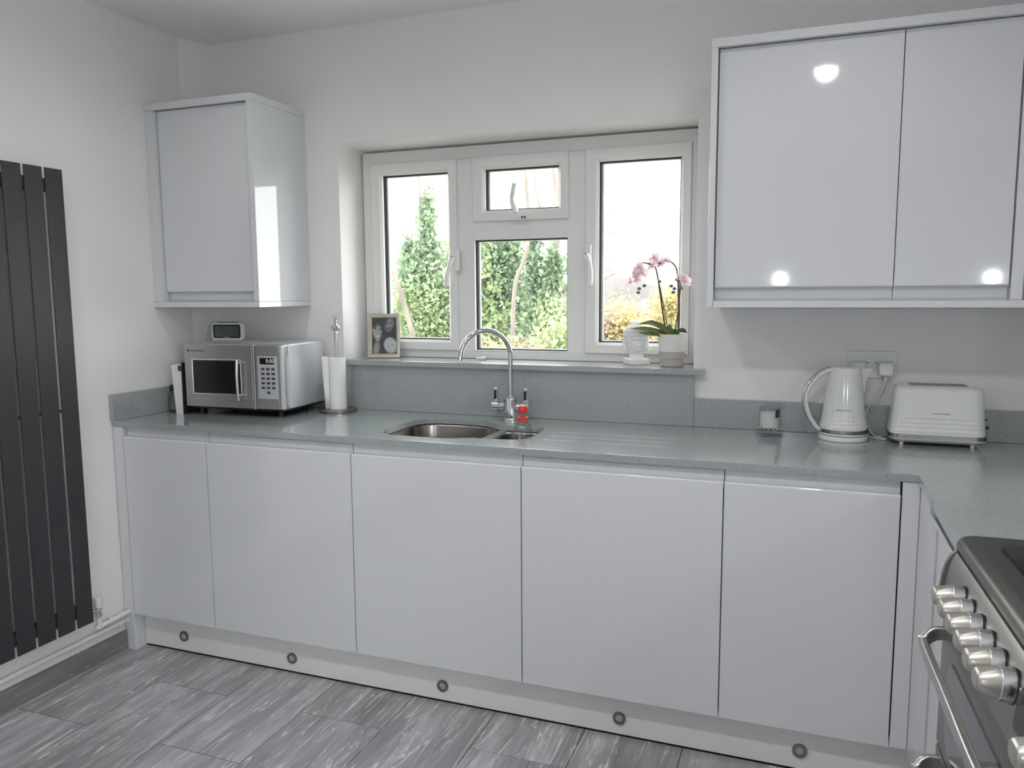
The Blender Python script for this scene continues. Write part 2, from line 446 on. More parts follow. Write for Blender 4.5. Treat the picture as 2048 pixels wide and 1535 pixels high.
# ================================================================== WINDOW
FY = .725
win = thing('window_1', 'white plastic window with two tall casements and a top vent', None, (1.316, FY, 1.09), kind='structure')
def rect_frame(bm, x0, x1, z0, z1, t, y0, y1, bev=.004):
    """mitred rectangular frame, t = (left, right, bottom, top) widths"""
    l, r_, b_, tp = t
    o = [(x0, z0), (x1, z0), (x1, z1), (x0, z1)]; i = [(x0+l, z0+b_), (x1-r_, z0+b_), (x1-r_, z1-tp), (x0+l, z1-tp)]
    def ring(p, y): return [bm.verts.new((x, y, z)) for x, z in p]
    # slight bevel at the inner front edge
    i2 = [(x0+l-bev, z0+b_-bev), (x1-r_+bev, z0+b_-bev), (x1-r_+bev, z1-tp+bev), (x0+l-bev, z1-tp+bev)]
    o2 = [(x0+.002, z0+.002), (x1-.002, z0+.002), (x1-.002, z1-.002), (x0+.002, z1-.002)]
    seqs = [ring(o, y1), ring(o, y0+.002), ring(o2, y0), ring(i2, y0), ring(i, y0+bev), ring(i, y1)]
    for A, B in zip(seqs, seqs[1:]+seqs[:1]):
        for k in range(4):
            bm.faces.new((A[k], A[(k+1) % 4], B[(k+1) % 4], B[k]))
    bmesh.ops.recalc_face_normals(bm, faces=bm.faces)
    return bm
fx0, fx1, fz0, fz1 = .622, 2.012, 1.0925, 1.932
bm = NB(); rect_frame(bm, fx0, fx1, fz0, fz1, (.046, .042, .036, .050), FY, FY+.065)
obj('outer_frame', bm, 'upvc', win, world=True)
for x0, x1 in ((1.050, 1.123), (1.512, 1.585)):
    bm = NB(); box(bm, x0, x1, FY, FY+.065, fz0+.03, fz1-.048, .003); obj('mullion', bm, 'upvc', win, world=True)
bm = NB(); box(bm, 1.120, 1.515, FY, FY+.065, 1.598, 1.640, .003); obj('transom', bm, 'upvc', win, world=True)
def glazing(parent, x0, x1, z0, z1, y):
    # gasket line, metal spacer and the pane itself
    bm = NB(); rect_frame(bm, x0-.006, x1+.006, z0-.006, z1+.006, (.010, .010, .010, .010), y-.002, y+.026, .001)
    obj('gasket', bm, 'gasket', parent, world=True)
    bm = NB(); rect_frame(bm, x0+.003, x1-.003, z0+.003, z1-.003, (.010, .004, .004, .004), y+.010, y+.020, .001)
    obj('spacer_bar', bm, 'spacer', parent, world=True)
    bm = NB(); box(bm, x0-.004, x1+.004, y+.004, y+.008, z0-.004, z1+.004)
    obj('pane', bm, 'window_glass', parent, world=True)
def sash(x0, x1, z0, z1, px0, px1, pz0, pz1):
    bm = NB(); rect_frame(bm, x0, x1, z0, z1, (px0-x0, x1-px1, pz0-z0, z1-pz1), FY-.012, FY+.045, .010)
    s = obj('sash', bm, 'upvc', win, world=True)
    # raised bead round the glass
    glazing(s, px0, px1, pz0, pz1, FY+.012)
    return s
sL = sash(.664, 1.052, 1.1245, 1.884, .714, 1.011, 1.166, 1.837)
sR = sash(1.583, 1.972, 1.1245, 1.886, 1.632, 1.935, 1.166, 1.838)
sV = sash(1.121, 1.514, 1.636, 1.886, 1.172, 1.476, 1.677, 1.836)
bm = NB(); rect_frame(bm, 1.121, 1.514, 1.1245, 1.600, (.004, .004, .004, .036), FY-.004, FY+.05, .002)
fx = obj('fixed_bead', bm, 'upvc', win, world=True)
glazing(fx, 1.119+.006, 1.514-.006, 1.122+.006, 1.564, FY+.012)
def win_handle(parent, x, z, path, plate):
    bm = NB(); box(bm, *plate, .004)
    h = obj('handle_plate', bm, 'white_plastic', parent, world=True)
    bm = NB()
    pts = smoothpath(path, 6); n = len(pts)
    tube(bm, pts, [.0125 if i < n*.35 else .0105 for i in range(n)], 12, sx=.8, sy=1.2)
    obj('lever', bm, 'white_plastic', parent, world=True)
    bm = NB(); lathe(bm, [(0, 0), (.0045, 0), (.0045, .003), (0, .003)], 16, T((path[0][0], path[0][1]-.010, path[0][2])) @ RX90)
    obj('screw_cap', bm, 'screw_dark', parent, world=True)
hy = FY-.012
win_handle(sL, 0, 0, [(1.045, hy-.030, 1.498), (1.036, hy-.032, 1.470), (1.024, hy-.036, 1.430), (1.019, hy-.034, 1.385)], (1.046, 1.066, hy-.022, hy-.0, 1.445, 1.530))
win_handle(sR, 0, 0, [(1.596, hy-.030, 1.497), (1.607, hy-.032, 1.468), (1.614, hy-.036, 1.430), (1.612, hy-.034, 1.385)], (1.588, 1.610, hy-.022, hy-.0, 1.460, 1.534))
win_handle(sV, 0, 0, [(1.316, hy-.030, 1.662), (1.308, hy-.036, 1.690), (1.303, hy-.040, 1.712), (1.310, hy-.044, 1.742), (1.317, hy-.046, 1.770)], (1.288, 1.356, hy-.020, hy-.0, 1.634, 1.652))
bm = NB(); box(bm, 1.334, 1.342, hy-.0225, hy-.02, 1.640, 1.648); obj('catch_slot', bm, 'screw_dark', sV, world=True)
bm = NB(); box(bm, 1.346, 1.352, hy-.0225, hy-.02, 1.640, 1.648); obj('catch_slot', bm, 'screw_dark', sV, world=True)

# ================================================================== QUARTZ
ZW = .89
cut = [(1.044, .1036), (1.0225, .16), (1.0215, .24), (1.022, .33), (1.030, .385), (1.052, .420), (1.0916, .438), (1.1682, .444), (1.240, .442), (1.290, .432), (1.322, .408), (1.352, .385), (1.395, .376), (1.45, .374), (1.505, .374), (1.533, .358), (1.546, .325), (1.549, .25), (1.548, .18), (1.535, .142), (1.508, .124), (1.455, .1155), (1.4146, .1145), (1.372, .112), (1.344, .101), (1.322, .085), (1.284, .0745), (1.1592, .0745), (1.09, .0775)]
def worktop():
    outer = [(XL, -.002), (XL+.0005, .4395), (-.005, YB), (XR, YB), (XR, -.5555), (2.652, -.5735), (2.655, -.002)]
    bm = NB()
    def ring(p, z): return [bm.verts.new((x, y_, z)) for x, y_ in p]
    def edges(vs_): return [bm.edges.new((vs_[i], vs_[(i+1) % len(vs_)])) for i in range(len(vs_))]
    ot, it = ring(outer, ZW), ring(cut, ZW)
    slots = []
    for gy in (.155, .225, .295):      # draining grooves right of the small bowl
        slots.append([(1.600, gy-.0022), (1.598, gy), (1.600, gy+.0022), (2.000, gy+.0022), (2.002, gy), (2.000, gy-.0022)])
    st = [ring(q, ZW) for q in slots]
    bmesh.ops.triangle_fill(bm, use_beauty=True, edges=edges(ot)+edges(it)+[e for q in st for e in edges(q)])
    for q, A in zip(slots, st):
        B = ring([(x, gy_) for x, gy_ in q], ZW-.0012); bm.faces.new(B)
        for i in range(len(A)):
            j = (i+1) % len(A); bm.faces.new((A[i], A[j], B[j], B[i]))
    ob, ib = ring(outer, ZW-.02), ring(cut, ZW-.02)
    bmesh.ops.triangle_fill(bm, use_beauty=True, edges=edges(ob)+edges(ib))
    for A, B in ((ot, ob), (it, ib)):
        for i in range(len(A)):
            j = (i+1) % len(A); bm.faces.new((A[i], A[j], B[j], B[i]))
    bmesh.ops.recalc_face_normals(bm, faces=bm.faces)
    es = [e for e in bm.edges if all(abs(v.co.z-ZW) < 1e-6 for v in e.verts) and len(e.link_faces) == 2 and abs(e.link_faces[0].normal.z-e.link_faces[1].normal.z) > .5]
    bmesh.ops.bevel(bm, geom=es, offset=.0015, segments=2, profile=.5, affect='EDGES')
    tag(obj('worktop', bm, 'quartz', None, 25), 'grey speckled quartz worktop in an L shape over the base cabinets', 'worktop')
worktop()
def slab(name, label, cat, b, bev=.0015):
    bm = NB(); box(bm, *b, bev); return tag(obj(name, bm, 'quartz'), label, cat)
slab('splashback', 'tall grey quartz splashback below the window sill', 'splashback', (.612, 2.018, YB-.02, YB-.0005, ZW+.0003, 1.0718))
slab('upstand', 'low grey quartz upstand behind the kettle and toaster', 'upstand', (2.0185, XR-.021, YB-.02, YB-.0005, ZW+.0003, .990))
slab('upstand', 'low grey quartz upstand behind the microwave', 'upstand', (.0, .6115, YB-.02, YB-.0005, ZW+.0003, .990))
slab('upstand', 'low grey quartz upstand against the radiator wall', 'upstand', (XL+.0005, XL+.020, -.010, .420, ZW+.0003, .990))
slab('upstand', 'low grey quartz upstand on the cooker side wall', 'upstand', (XR-.020, XR-.0005, -.555, YB-.001, ZW+.0003, .990))
# sill with notch into the reveal
bm = NB(); prism(bm, [(.630, .527), (2.053, .527), (2.053, YB-.0006), (2.0115, YB-.0006), (2.0115, FY+.03), (.621, FY+.03), (.621, YB-.0006), (.630-.02, YB-.0006), (.610, .527)], 'z', 1.0722, 1.092)
bmesh.ops.bevel(bm, geom=[e for e in bm.edges if abs(e.verts[0].co.y-.527) < 1e-4 and abs(e.verts[1].co.y-.527) < 1e-4], offset=.0015, segments=2, profile=.5, affect='EDGES')
tag(obj('window_sill', bm, 'quartz'), 'grey quartz window sill holding the photo frame and orchid', 'sill')

# ================================================================== SINK
def offset_poly(p, d):
    cx = sum(a for a, b in p)/len(p); cy = sum(b for a, b in p)/len(p); out = []
    n = len(p)
    for i in range(n):
        a, b, c = Vector(p[i-1]), Vector(p[i]), Vector(p[(i+1) % n])
        t = (c-a).normalized(); nn = Vector((t.y, -t.x))
        if nn.dot(Vector((cx, cy))-b) < 0: nn = -nn
        out.append((b.x+nn.x*d, b.y+nn.y*d))
    return out
sink = thing('sink', 'undermounted stainless steel sink with one large and one small bowl', 'sink', (1.28, .26, .70))
def bowl(x0, x1, y0, y1, r, depth, name, flip=0):
    cx, cy, a, b = (x0+x1)/2, (y0+y1)/2, (x1-x0)/2, (y1-y0)/2
    bm = NB(); rings = []
    zt = ZW-.0205
    for z, s in ((zt, 0), (zt-.01, .002), (zt-depth*.6, .006), (zt-depth+.03, .012), (zt-depth+.008, .026), (zt-depth, .045)):
        rings.append([(cx+p, cy+q, z) for p, q in rrect(a-s, b-s, max(.02, r-s*.4), 6)])
    loft(bm, rings, cap0=False)
    # outer flange
    bmesh.ops.reverse_faces(bm, faces=bm.faces)
    o = obj(name, bm, 'sink_steel', sink, 40, world=True)
    sm = o.modifiers.new('thick', 'SOLIDIFY'); sm.thickness = .0012; sm.offset = -1
    bm = NB(); lathe(bm, [(0, .004), (.012, .004), (.030, .003), (.036, .0015), (.036, 0)], 28, T((cx, cy, zt-depth+.0005)))
    obj('drain', bm, 'chrome', o, world=True)
bowl(1.018, 1.362, .070, .448, .085, .17, 'large_bowl')
bowl(1.392, 1.553, .110, .380, .055, .115, 'small_bowl')
bm = NB(); box(bm, 1.3625, 1.3915, .10, .42, ZW-.0245, ZW-.0207, .001); obj('divider', bm, 'brushed_steel', sink, world=True)

# ================================================================== TAP
tap = thing('kitchen_tap', 'chrome swan-neck kitchen tap with two lever handles', 'tap', (1.369, .472, ZW))
bm = NB(); lathe(bm, [(0, 0), (.033, 0), (.033, .004), (.029, .007), (.0265, .012), (.0265, .080), (.024, .086), (.012, .088), (.010, .094), (0, .094)], 32); obj('body', bm, 'chrome', tap)
d = Vector((-.70, -.71, 0)).normalized(); rr_ = .0975
pts = [Vector((0, 0, z)) for z in (.086, .12, .16, .20, .236)]
for k in range(1, 17):
    t = math.pi*k/16*.97
    pts.append(d*(rr_-rr_*math.cos(t)) + Vector((0, 0, .236+rr_*math.sin(t))))
e_ = pts[-1]; t_ = (pts[-1]-pts[-2]).normalized()
pts.append(e_+t_*.016)
bm = NB(); tube(bm, pts, .0088, 16); obj('spout', bm, 'chrome', tap)
for s in (-1, 1):
    bm = NB(); M_ = T((s*.022, 0, .052)) @ Matrix.Rotation(s*math.pi/2, 4, 'Y')
    lathe(bm, [(0, 0), (.0165, 0), (.0165, .020), (.0155, .0215), (.0155, .0235), (.0205, .025), (.0205, .047), (.018, .050), (0, .050)], 28, M_)
    hnd = obj('valve', bm, 'chrome', tap)
    bm = NB(); box(bm, s*.058-.0075, s*.058+.0075, -.006, .006, .066, .122, .004, 3); obj('lever', bm, 'chrome', hnd)
    bm = NB(); box(bm, s*.058-.005, s*.058+.005, -.0070, -.0058, .078, .112, .001); obj('lever_inlay', bm, 'black_plastic', hnd)

# ================================================================== BASE CABINETS
def jdoor(bm, x0, x1, zb, zt, lip, y=0.0, th=.022, flip=False):
    """slab door with an integrated J-shaped grip; flip puts the grip at the bottom"""
    p = [(0, 0), (0, lip-.005), (.0006, lip-.0028), (.0020, lip-.0010), (.0042, lip), (.0064, lip-.0010), (.0078, lip-.0035), (.0085, lip-.016), (.0105, lip-.020), (.0145, lip-.018), (.0180, lip+.002), (.0180, zt-zb), (th, zt-zb), (th, 0)]
    if flip: H = zt-zb; p = [(a, H-b) for a, b in p]
    prism(bm, [(y+a, zb+b) for a, b in p], 'x', x0, x1)
    return bm
DOORS = [0, .3843, .9809, 1.5784, 2.1753, 2.6185]
base_lab = ['narrow white gloss base cabinet at the radiator end', 'white gloss base cabinet in front of the microwave',
            'white gloss base cabinet below the sink', 'white gloss base cabinet right of the sink',
            'white gloss base cabinet in front of the kettle']
for i in range(5):
    x0, x1 = DOORS[i], DOORS[i+1]
    c = thing('base_cabinet', base_lab[i], 'cabinet', ((x0+x1)/2, .28, .146), group='base cabinets along the window wall')
    bm = NB(); t_ = .018
    X0, X1 = x0+.0008, x1-.0008
    for b_ in ((X0, X0+t_, .024, .545, .150, .868), (X1-t_, X1, .024, .545, .150, .868), (X0+t_, X1-t_, .024, .545, .150, .168), (X0+t_, X1-t_, .537, .545, .168, .868)):
        box(bm, *b_)
    if i not in (2,): box(bm, X0+t_, X1-t_, .024, .10 if i == 1 else .06, .850, .868)
    obj('carcass', bm, 'carcass_white', c, world=True)
    top = .860 if i in (1, 3) else .8685
    bm = NB(); jdoor(bm, x0+.0018, x1-.0018, .1446, top, .833-.1446)
    obj('door', bm, 'gloss_white', c, 40, world=True)
# left end panel (scribed to floor), plinth with lights, corner posts
bm = NB(); prism(bm, [(-.002, .0003), (.555, .0003), (.555, .8685), (-.002, .8685)], 'x', -.047, -.0015)
bmesh.ops.bevel(bm, geom=[e for e in bm.edges if abs(e.verts[0].co.y+.002) < 1e-5 and abs(e.verts[1].co.y+.002) < 1e-5 and abs(e.verts[0].co.z-e.verts[1].co.z) > .1], offset=.002, segments=2, affect='EDGES')
tag(obj('end_panel', bm, 'gloss_white'), 'white gloss end panel standing on the floor beside the radiator', 'panel')
bm = NB(); box(bm, 0, 2.70, .048, .066, .006, .1440, .0015); tag(obj('plinth', bm, 'plinth_white'), 'long white plinth board under the window-wall cabinets', 'plinth')
pl = ['leftmost small round steel light in the plinth', 'second small round plinth light from the radiator', 'third small round plinth light, under the sink cabinet',
      'fourth small round plinth light from the radiator', 'small round plinth light nearest the cooker']
for i, (x, z) in enumerate(((.192, .0636), (.682, .056), (1.280, .057), (1.878, .0585), (2.398, .061))):
    t = thing('plinth_light', pl[i], 'light', (x, .048, z), group='plinth lights')
    bm = NB(); lathe(bm, [(0, .0), (.0205, 0), (.0205, .004), (.019, .0065), (.013, .0072), (.0125, .005), (0, .005)], 28, RX90); obj('steel_ring', bm, 'dark_steel', t)
    bm = NB(); lathe(bm, [(0, .0052), (.0115, .0052), (.009, .0068), (0, .0085)], 24, RX90); obj('lens', bm, 'grey_plastic', t)
# corner posts: two strips meeting in the inner corner
bm = NB(); box(bm, 2.6205, 2.6615, 0, .02, .146, .8685, .0015); tag(obj('corner_post', bm, 'gloss_white'), 'white gloss corner post closing the last window-wall cabinet', 'panel')
bm = NB(); box(bm, 2.662, 2.680, -.165, .02, .146, .8685, .0015); tag(obj('corner_post', bm, 'gloss_white'), 'white gloss corner post facing the cooker run', 'panel')
c = thing('base_cabinet', 'white gloss base cabinet squeezed between corner post and cooker', 'cabinet', (2.9, -.37, .146))
bm = NB(); box(bm, 2.684, 3.20, -.555, -.168, .150, .868); obj('carcass', bm, 'carcass_white', c, world=True)
bm = NB(); jdoor(bm, .167, .569, .1446, .8685, .833-.1446); xf(bm, Matrix.Rotation(-math.pi/2, 4, 'Z')); xf(bm, T((2.662, 0, 0)))
obj('door', bm, 'gloss_white', c, 40, world=True)
bm = NB(); box(bm, 2.7005, 2.718, -.570, .046, .006, .1440, .0015); tag(obj('plinth', bm, 'plinth_white'), 'short white plinth board under the cabinet beside the cooker', 'plinth')

# ================================================================== WALL CABINETS
UY = .258; ZB_, ZT_ = 1.3355, 2.0585
def wall_unit(name, label, x0, x1, dx0, dx1, group):
    c = thing(name, label, 'cabinet', ((x0+x1)/2, .42, ZB_), group=group)
    bm = NB(); box(bm, x0, x1, UY+.0225, YB-.001, ZB_-.006, ZT_+.001); obj('carcass', bm, 'carcass_white', c, world=True)
    bm = NB(); jdoor(bm, dx0, dx1, ZB_, ZT_-.001, ZT_-.001-1.3665, UY, .022, True); obj('door', bm, 'gloss_white', c, 40, world=True)
    return c
# left unit with its own casing
c = wall_unit('wall_cabinet', 'single white gloss wall cabinet hanging above the microwave', -.005, .4285, -.002, .4265, 'wall cabinets')
bm = NB(); prism(bm, [(XL+.0005, .238), (.4555, .238), (.4555, YB-.0005), (-.005, YB-.0005), (XL+.0008, .4385)], 'z', ZT_+.0015, ZT_+.0265); obj('top_panel', bm, 'gloss_white', c, world=True)
bm = NB(); prism(bm, [(XL+.0005, .238), (.4555, .238), (.4555, YB-.0005), (-.005, YB-.0005), (XL+.0008, .4385)], 'z', 1.3085, ZB_-.0065); obj('bottom_panel', bm, 'gloss_white', c, world=True)
bm = NB(); box(bm, .4315, .4555, .238, YB-.0005, ZB_-.006, ZT_+.001, .0012); obj('side_panel', bm, 'gloss_white', c, world=True)
bm = NB(); box(bm, XL+.0005, -.0055, .240, .40, ZB_-.006, ZT_+.001, .0012); obj('filler_panel', bm, 'gloss_white', c, world=True)
# right units
wall_unit('wall_cabinet', 'wide white gloss wall cabinet right of the window', 2.1085, 2.5985, 2.1108, 2.5975, 'wall cabinets')
wall_unit('wall_cabinet', 'narrower white gloss wall cabinet above the toaster', 2.5995, 2.8825, 2.6001, 2.8785, 'wall cabinets')
bm = NB(); box(bm, 2.0895, XR-.001, .238, YB-.0005, ZT_+.0015, ZT_+.0265, .0012); tag(obj('cornice', bm, 'gloss_white'), 'white gloss cornice board on top of the right wall cabinets', 'trim')
bm = NB(); box(bm, 2.1090, XR-.001, .238, YB-.0005, 1.3085, ZB_-.0065, .0012); tag(obj('pelmet', bm, 'gloss_white'), 'white gloss pelmet board under the right wall cabinets', 'trim')
bm = NB(); box(bm, 2.0895, 2.1080, .238, YB-.0005, 1.3085, ZT_+.001, .0012); tag(obj('end_panel', bm, 'gloss_white'), 'white gloss end panel of the wall cabinets next to the window', 'panel')
bm = NB(); box(bm, 2.8835, 2.9115, UY-.004, UY+.02, ZB_-.006, ZT_+.001, .0015); tag(obj('corner_post', bm, 'gloss_white'), 'narrow white gloss corner post between the wall cabinets', 'panel')

# ================================================================== RADIATOR
rad = thing('radiator', 'tall anthracite radiator of flat vertical panels on the left wall', 'radiator', (0, -.45, .19))
NBAR = 8; pitch = .0752
for k in range(NBAR):
    y1 = -.190-k*pitch; y0 = y1-.067
    bm = NB(); prism(bm, rrect(.0026, .0328, .0022, 3), 'z', .192, 1.776)
    xf(bm, T((.0095, (y0+y1)/2, 0)))
    obj('panel', bm, 'anthracite', rad, 50, world=True)
for z0, z1 in ((1.700, 1.742), (.222, .262)):
    bm = NB(); box(bm, -.031, .0065, -.190-NBAR*pitch+.012, -.196, z0, z1, .006, 2); obj('header_tube', bm, 'anthracite', rad, world=True)
for z in (.965,):
    bm = NB(); box(bm, -.004, .0065, -.190-NBAR*pitch+.012, -.20, z-.005, z+.005, .002); obj('stiffener', bm, 'anthracite', rad, world=True)
for y_ in (-.26, -.68):
    for z in (1.72, .245):
        bm = NB(); box(bm, XL+.0005, -.030, y_-.015, y_+.015, z-.02, z+.02, .003); obj('bracket', bm, 'anthracite', rad, world=True)
# valve and pipes
vl = thing('radiator_valve', 'white capped radiator valve beside the bottom of the radiator', 'valve', (-.018, -.143, .150))
bm = NB(); lathe(bm, [(0, .075), (.0145, .075), (.0150, .079), (.0150, .106), (.013, .110), (0, .110)], 16); obj('cap', bm, 'pipe_white', vl)
bm = NB(); lathe(bm, [(0, .036), (.009, .036), (.0125, .040), (.0125, .052), (.009, .054), (.009, .0625), (.0115, .063), (.0115, .075), (0, .075)], 14); obj('body', bm, 'chrome', vl)
bm = NB(); tube(bm, [(0, 0, .058), (0, -.050, .075)], .008, 12); obj('tail', bm, 'chrome', vl)
bm = NB(); tube(bm, [(0, 0, -.010), (0, 0, .038)], .0075, 12); obj('riser', bm, 'pipe_white', vl)
for nm, z, ys, lab, x in (('heating_pipe', .148, -.158, 'upper white heating pipe running into the end panel', -.020), ('heating_pipe', .112, -1.2, 'lower white heating pipe running along the left wall', -.032)):
    t = thing(nm, lab, 'pipe', (x, -.1, z))
    bm = NB(); tube(bm, [(x, ys, z-.002), (x, -.0035, z+.006)], .0085, 14); obj('pipe', bm, 'pipe_white', t, world=True)
    bm = NB(); tube(bm, [(x, -.052, z+.0035), (x, -.030, z+.0047)], .0112, 14); obj('coupling', bm, 'pipe_white', t, world=True)
    bm = NB(); box(bm, XL+.0005, x-.006, -.085, -.075, z-.006, z+.010, .002); obj('clip', bm, 'pipe_white', t, world=True)

# ================================================================== RANGE COOKER (local: x = depth, -y = towards the viewer)
ck = thing('range_cooker', 'stainless steel range cooker with a row of control knobs', 'cooker', (2.650, -.578, 0), R(1.8))
CW = .90
def cprof(name, prof, y0, y1, m, parent=None, ang=30):
    bm = NB(); prism(bm, prof, 'y', y0, y1); return obj(name, bm, m, parent or ck, ang)
bm = NB(); box(bm, .012, .545, -CW, 0, .05, .868, .002); obj('body', bm, 'cooker_steel', ck)
cprof('hob_frame', [(.0005, .8800), (.0015, .8900), (.006, .8975), (.014, .9025), (.028, .905), (.545, .905), (.545, .869), (.008, .869)], -CW, 0, 'hob_steel')
bm = NB(); prism(bm, rrect(.215, .40, .025, 5), 'z', .9050, .9085); xf(bm, T((.272, -.45, 0))); hob = obj('hob_glass', bm, 'black_glass', ck)
for x, y_, r_ in ((.17, -.20, .075), (.38, -.20, .095), (.27, -.45, .11), (.17, -.70, .095), (.38, -.70, .075)):
    bm = NB(); lathe(bm, [(r_, .9086), (r_, .9089), (r_-.003, .9089), (r_-.003, .9086), (r_, .9086)], 40, T((x, y_, 0))); obj('heat_ring', bm, 'grey_plastic', hob)
face = [(-.0005, .8740), (-.0065, .8660), (-.0130, .8500), (-.0165, .8320), (-.0195, .8050), (-.0215, .7750), (-.0200, .7650), (-.012, .7570)]
cprof('control_panel', [(.03, .8745)] + face + [(.03, .7560)], -CW+.012, -.012, 'cooker_steel')
for y0, y1 in ((-.0115, 0), (-CW, -CW+.0115)):
    cprof('panel_end', [(.03, .8770), (.0, .8770), (-.0095, .8670), (-.0170, .8500), (-.0215, .8320), (-.0250, .8050), (-.0270, .7720), (-.0240, .7600), (-.012, .7535), (.03, .7535)], y0, y1, 'cooker_steel')
tilt = R(6)
def knob(yc, zc, s=1.0, ang=0):
    xb = -.0165 - (.832-zc)*.09
    Mk = T((xb+.002, yc, zc)) @ Matrix.Rotation(tilt, 4, 'Y') @ Matrix.Rotation(-math.pi/2, 4, 'Y')
    bm = NB(); lathe(bm, [(0, 0), (.0245*s, 0), (.0245*s, .003), (0, .003)], 32, Mk); base = obj('knob_collar', bm, 'black_plastic', ck)
    bm = NB(); lathe(bm, [(0, .003), (.0232*s, .003), (.0232*s, .019), (.0225*s, .0200), (0, .0200)], 36, Mk); obj('skirt', bm, 'knob_skirt', base)
    # grip: rounded wedge
    bm = NB(); rings = []
    for z, a, b in ((.0200, .0215, .0215), (.026, .0212, .0205), (.036, .0205, .0165), (.043, .0195, .0135), (.0465, .0175, .0115), (.048, .013, .008)):
        rings.append([(p*s, q*s, z) for p, q in rrect(a, b, b*.95, 6)])
    loft(bm, rings); xf(bm, Mk @ Matrix.Rotation(R(90)+ang, 4, 'Z')); obj('grip', bm, 'knob_steel', base, 50)
    for k in range(5):
        a = R(-70+k*16)
        bm = NB(); box(bm, -.0008, .0008, -.0004, .0004, .006, .009 if k % 2 else .008)
        xf(bm, Mk @ Matrix.Rotation(a+math.pi, 4, 'Z') @ T((.0234*s, 0, 0))); obj('mark', bm, 'ink', base)
ky = [-.150, -.2085, -.272, -.334, -.398, -.458]
for i, y_ in enumerate(ky): knob(y_, .8330, 1.0, R(0))
knob(-.640, .8330, 1.05); knob(-.71, .8330); knob(-.78, .8330)
Md = T((-.0195, -.552, .826)) @ Matrix.Rotation(R(6), 4, 'Y')
bm = NB(); prism(bm, rrect(.028, .052, .006, 3), 'z', 0, .004); xf(bm, Md @ Matrix.Rotation(-math.pi/2, 4, 'Y') @ T((0, 0, -.001))); dsp = obj('display', bm, 'black_glass', ck)
for k in range(3):
    bm = NB(); lathe(bm, [(0, 0), (.0042, 0), (.0042, .004), (.003, .005), (0, .005)], 16, T((-.0195, -.512-k*.03, .786)) @ Matrix.Rotation(-math.pi/2, 4, 'Y')); obj('button', bm, 'knob_skirt', ck)
def oven_door(y0, y1, z0, z1, hz, label):
    bm = NB(); box(bm, -.0150, .0115, y0, y1, z0, z1, .003); dr = obj('oven_door', bm, 'cooker_steel', ck); dr['label'] = label
    bm = NB(); prism(bm, rrect((z1-z0)/2-.045, abs(y1-y0)/2-.075, .035, 6), 'z', 0, .0025)
    xf(bm, T((-.0152, (y0+y1)/2, (z0+z1)/2-.012)) @ Matrix.Rotation(-math.pi/2, 4, 'Y')); obj('door_glass', bm, 'oven_glass', dr)
    ya, yb = y1-.030, y0+.030
    path = smoothpath([(-.015, ya+.002, hz+.018), (-.034, ya, hz+.016), (-.050, ya-.010, hz+.006), (-.054, ya-.035, hz), (-.054, (ya+yb)/2, hz), (-.054, yb+.035, hz), (-.050, yb+.010, hz+.006), (-.034, yb, hz+.016), (-.015, yb-.002, hz+.018)], 6)
    bm = NB(); P_ = [Vector(p) for p in path]; rings = []
    for i_, p in enumerate(P_):
        t_ = (P_[min(i_+1, len(P_)-1)]-P_[max(i_-1, 0)]).normalized(); n_ = Vector((0, 0, 1)); n_ = (n_-t_*n_.dot(t_)).normalized(); b_ = t_.cross(n_)
        rings.append([p+n_*u_+b_*v_ for u_, v_ in rrect(.0125, .0065, .004, 3)])
    loft(bm, rings); obj('handle', bm, 'brushed_steel', dr, 40)
oven_door(-.525, -.004, .500, .7545, .706, 'upper oven door with dark glass and bar handle')
oven_door(-.525, -.004, .120, .494, .452, 'lower oven door with bar handle')
oven_door(-.896, -.531, .120, .7545, .706, 'tall oven door with dark glass')
bm = NB(); box(bm, .02, .5, -CW+.01, -.01, .0003, .052); obj('kick_panel', bm, 'black_plastic', ck)

# ================================================================== MICROWAVE
mw = thing('microwave', 'silver microwave oven with dark glass door and keypad', 'microwave', (.1026, .2161, ZW), .0542)
MWW, MWD, MWH, Z0 = .4449, .295, .2477, .031
bm = NB(); box(bm, .003, MWW-.001, .045, MWD, Z0, Z0+MWH, .006, 3); obj('casing', bm, 'microwave_shell', mw)
bm = NB(); box(bm, 0, MWW, .012, .044, Z0+.001, Z0+MWH, .006, 3); obj('front_bezel', bm, 'silver_trim', mw)
# door: slab + window; xd = split of door and controls
xd = .315
bm = NB(); box(bm, .002, xd-.003, 0, .014, Z0+.002, Z0+MWH-.003, .004, 2); mdoor = obj('door', bm, 'microwave_silver', mw)
bm = NB(); rect_frame(bm, .036, .262, Z0+.050, Z0+MWH-.058, (.006,)*4, -.0022, .001, .001); obj('window_trim', bm, 'silver_trim', mdoor)
bm = NB(); box(bm, .0405, .2575, -.0010, .0015, Z0+.0545, Z0+MWH-.0625, .0005); obj('window', bm, 'black_glass', mdoor)
bm = NB(); box(bm, .003, xd-.004, -.0010, .0005, Z0+.0335, Z0+.0350); obj('crease', bm, 'silver_trim', mdoor)
bm = NB(); tube(bm, [(.259, -.020, Z0+.036), (.2590, -.024, Z0+.075), (.259, -.025, Z0+MWH/2), (.259, -.024, Z0+MWH-.10), (.259, -.020, Z0+MWH-.058)], .0052, 12); h_ = obj('handle', bm, 'silver_trim', mdoor)
for z in (Z0+.055, Z0+MWH-.068):
    bm = NB(); tube(bm, [(.262, -.021, z), (.272, -.010, z), (.280, .002, z)], .0042, 10); obj('handle_mount', bm, 'microwave_silver', h_)
bm = NB(); box(bm, xd-.002, xd+.008, -.003, .014, Z0+.001, Z0+MWH-.002, .002); obj('divider_strip', bm, 'silver_trim', mw)
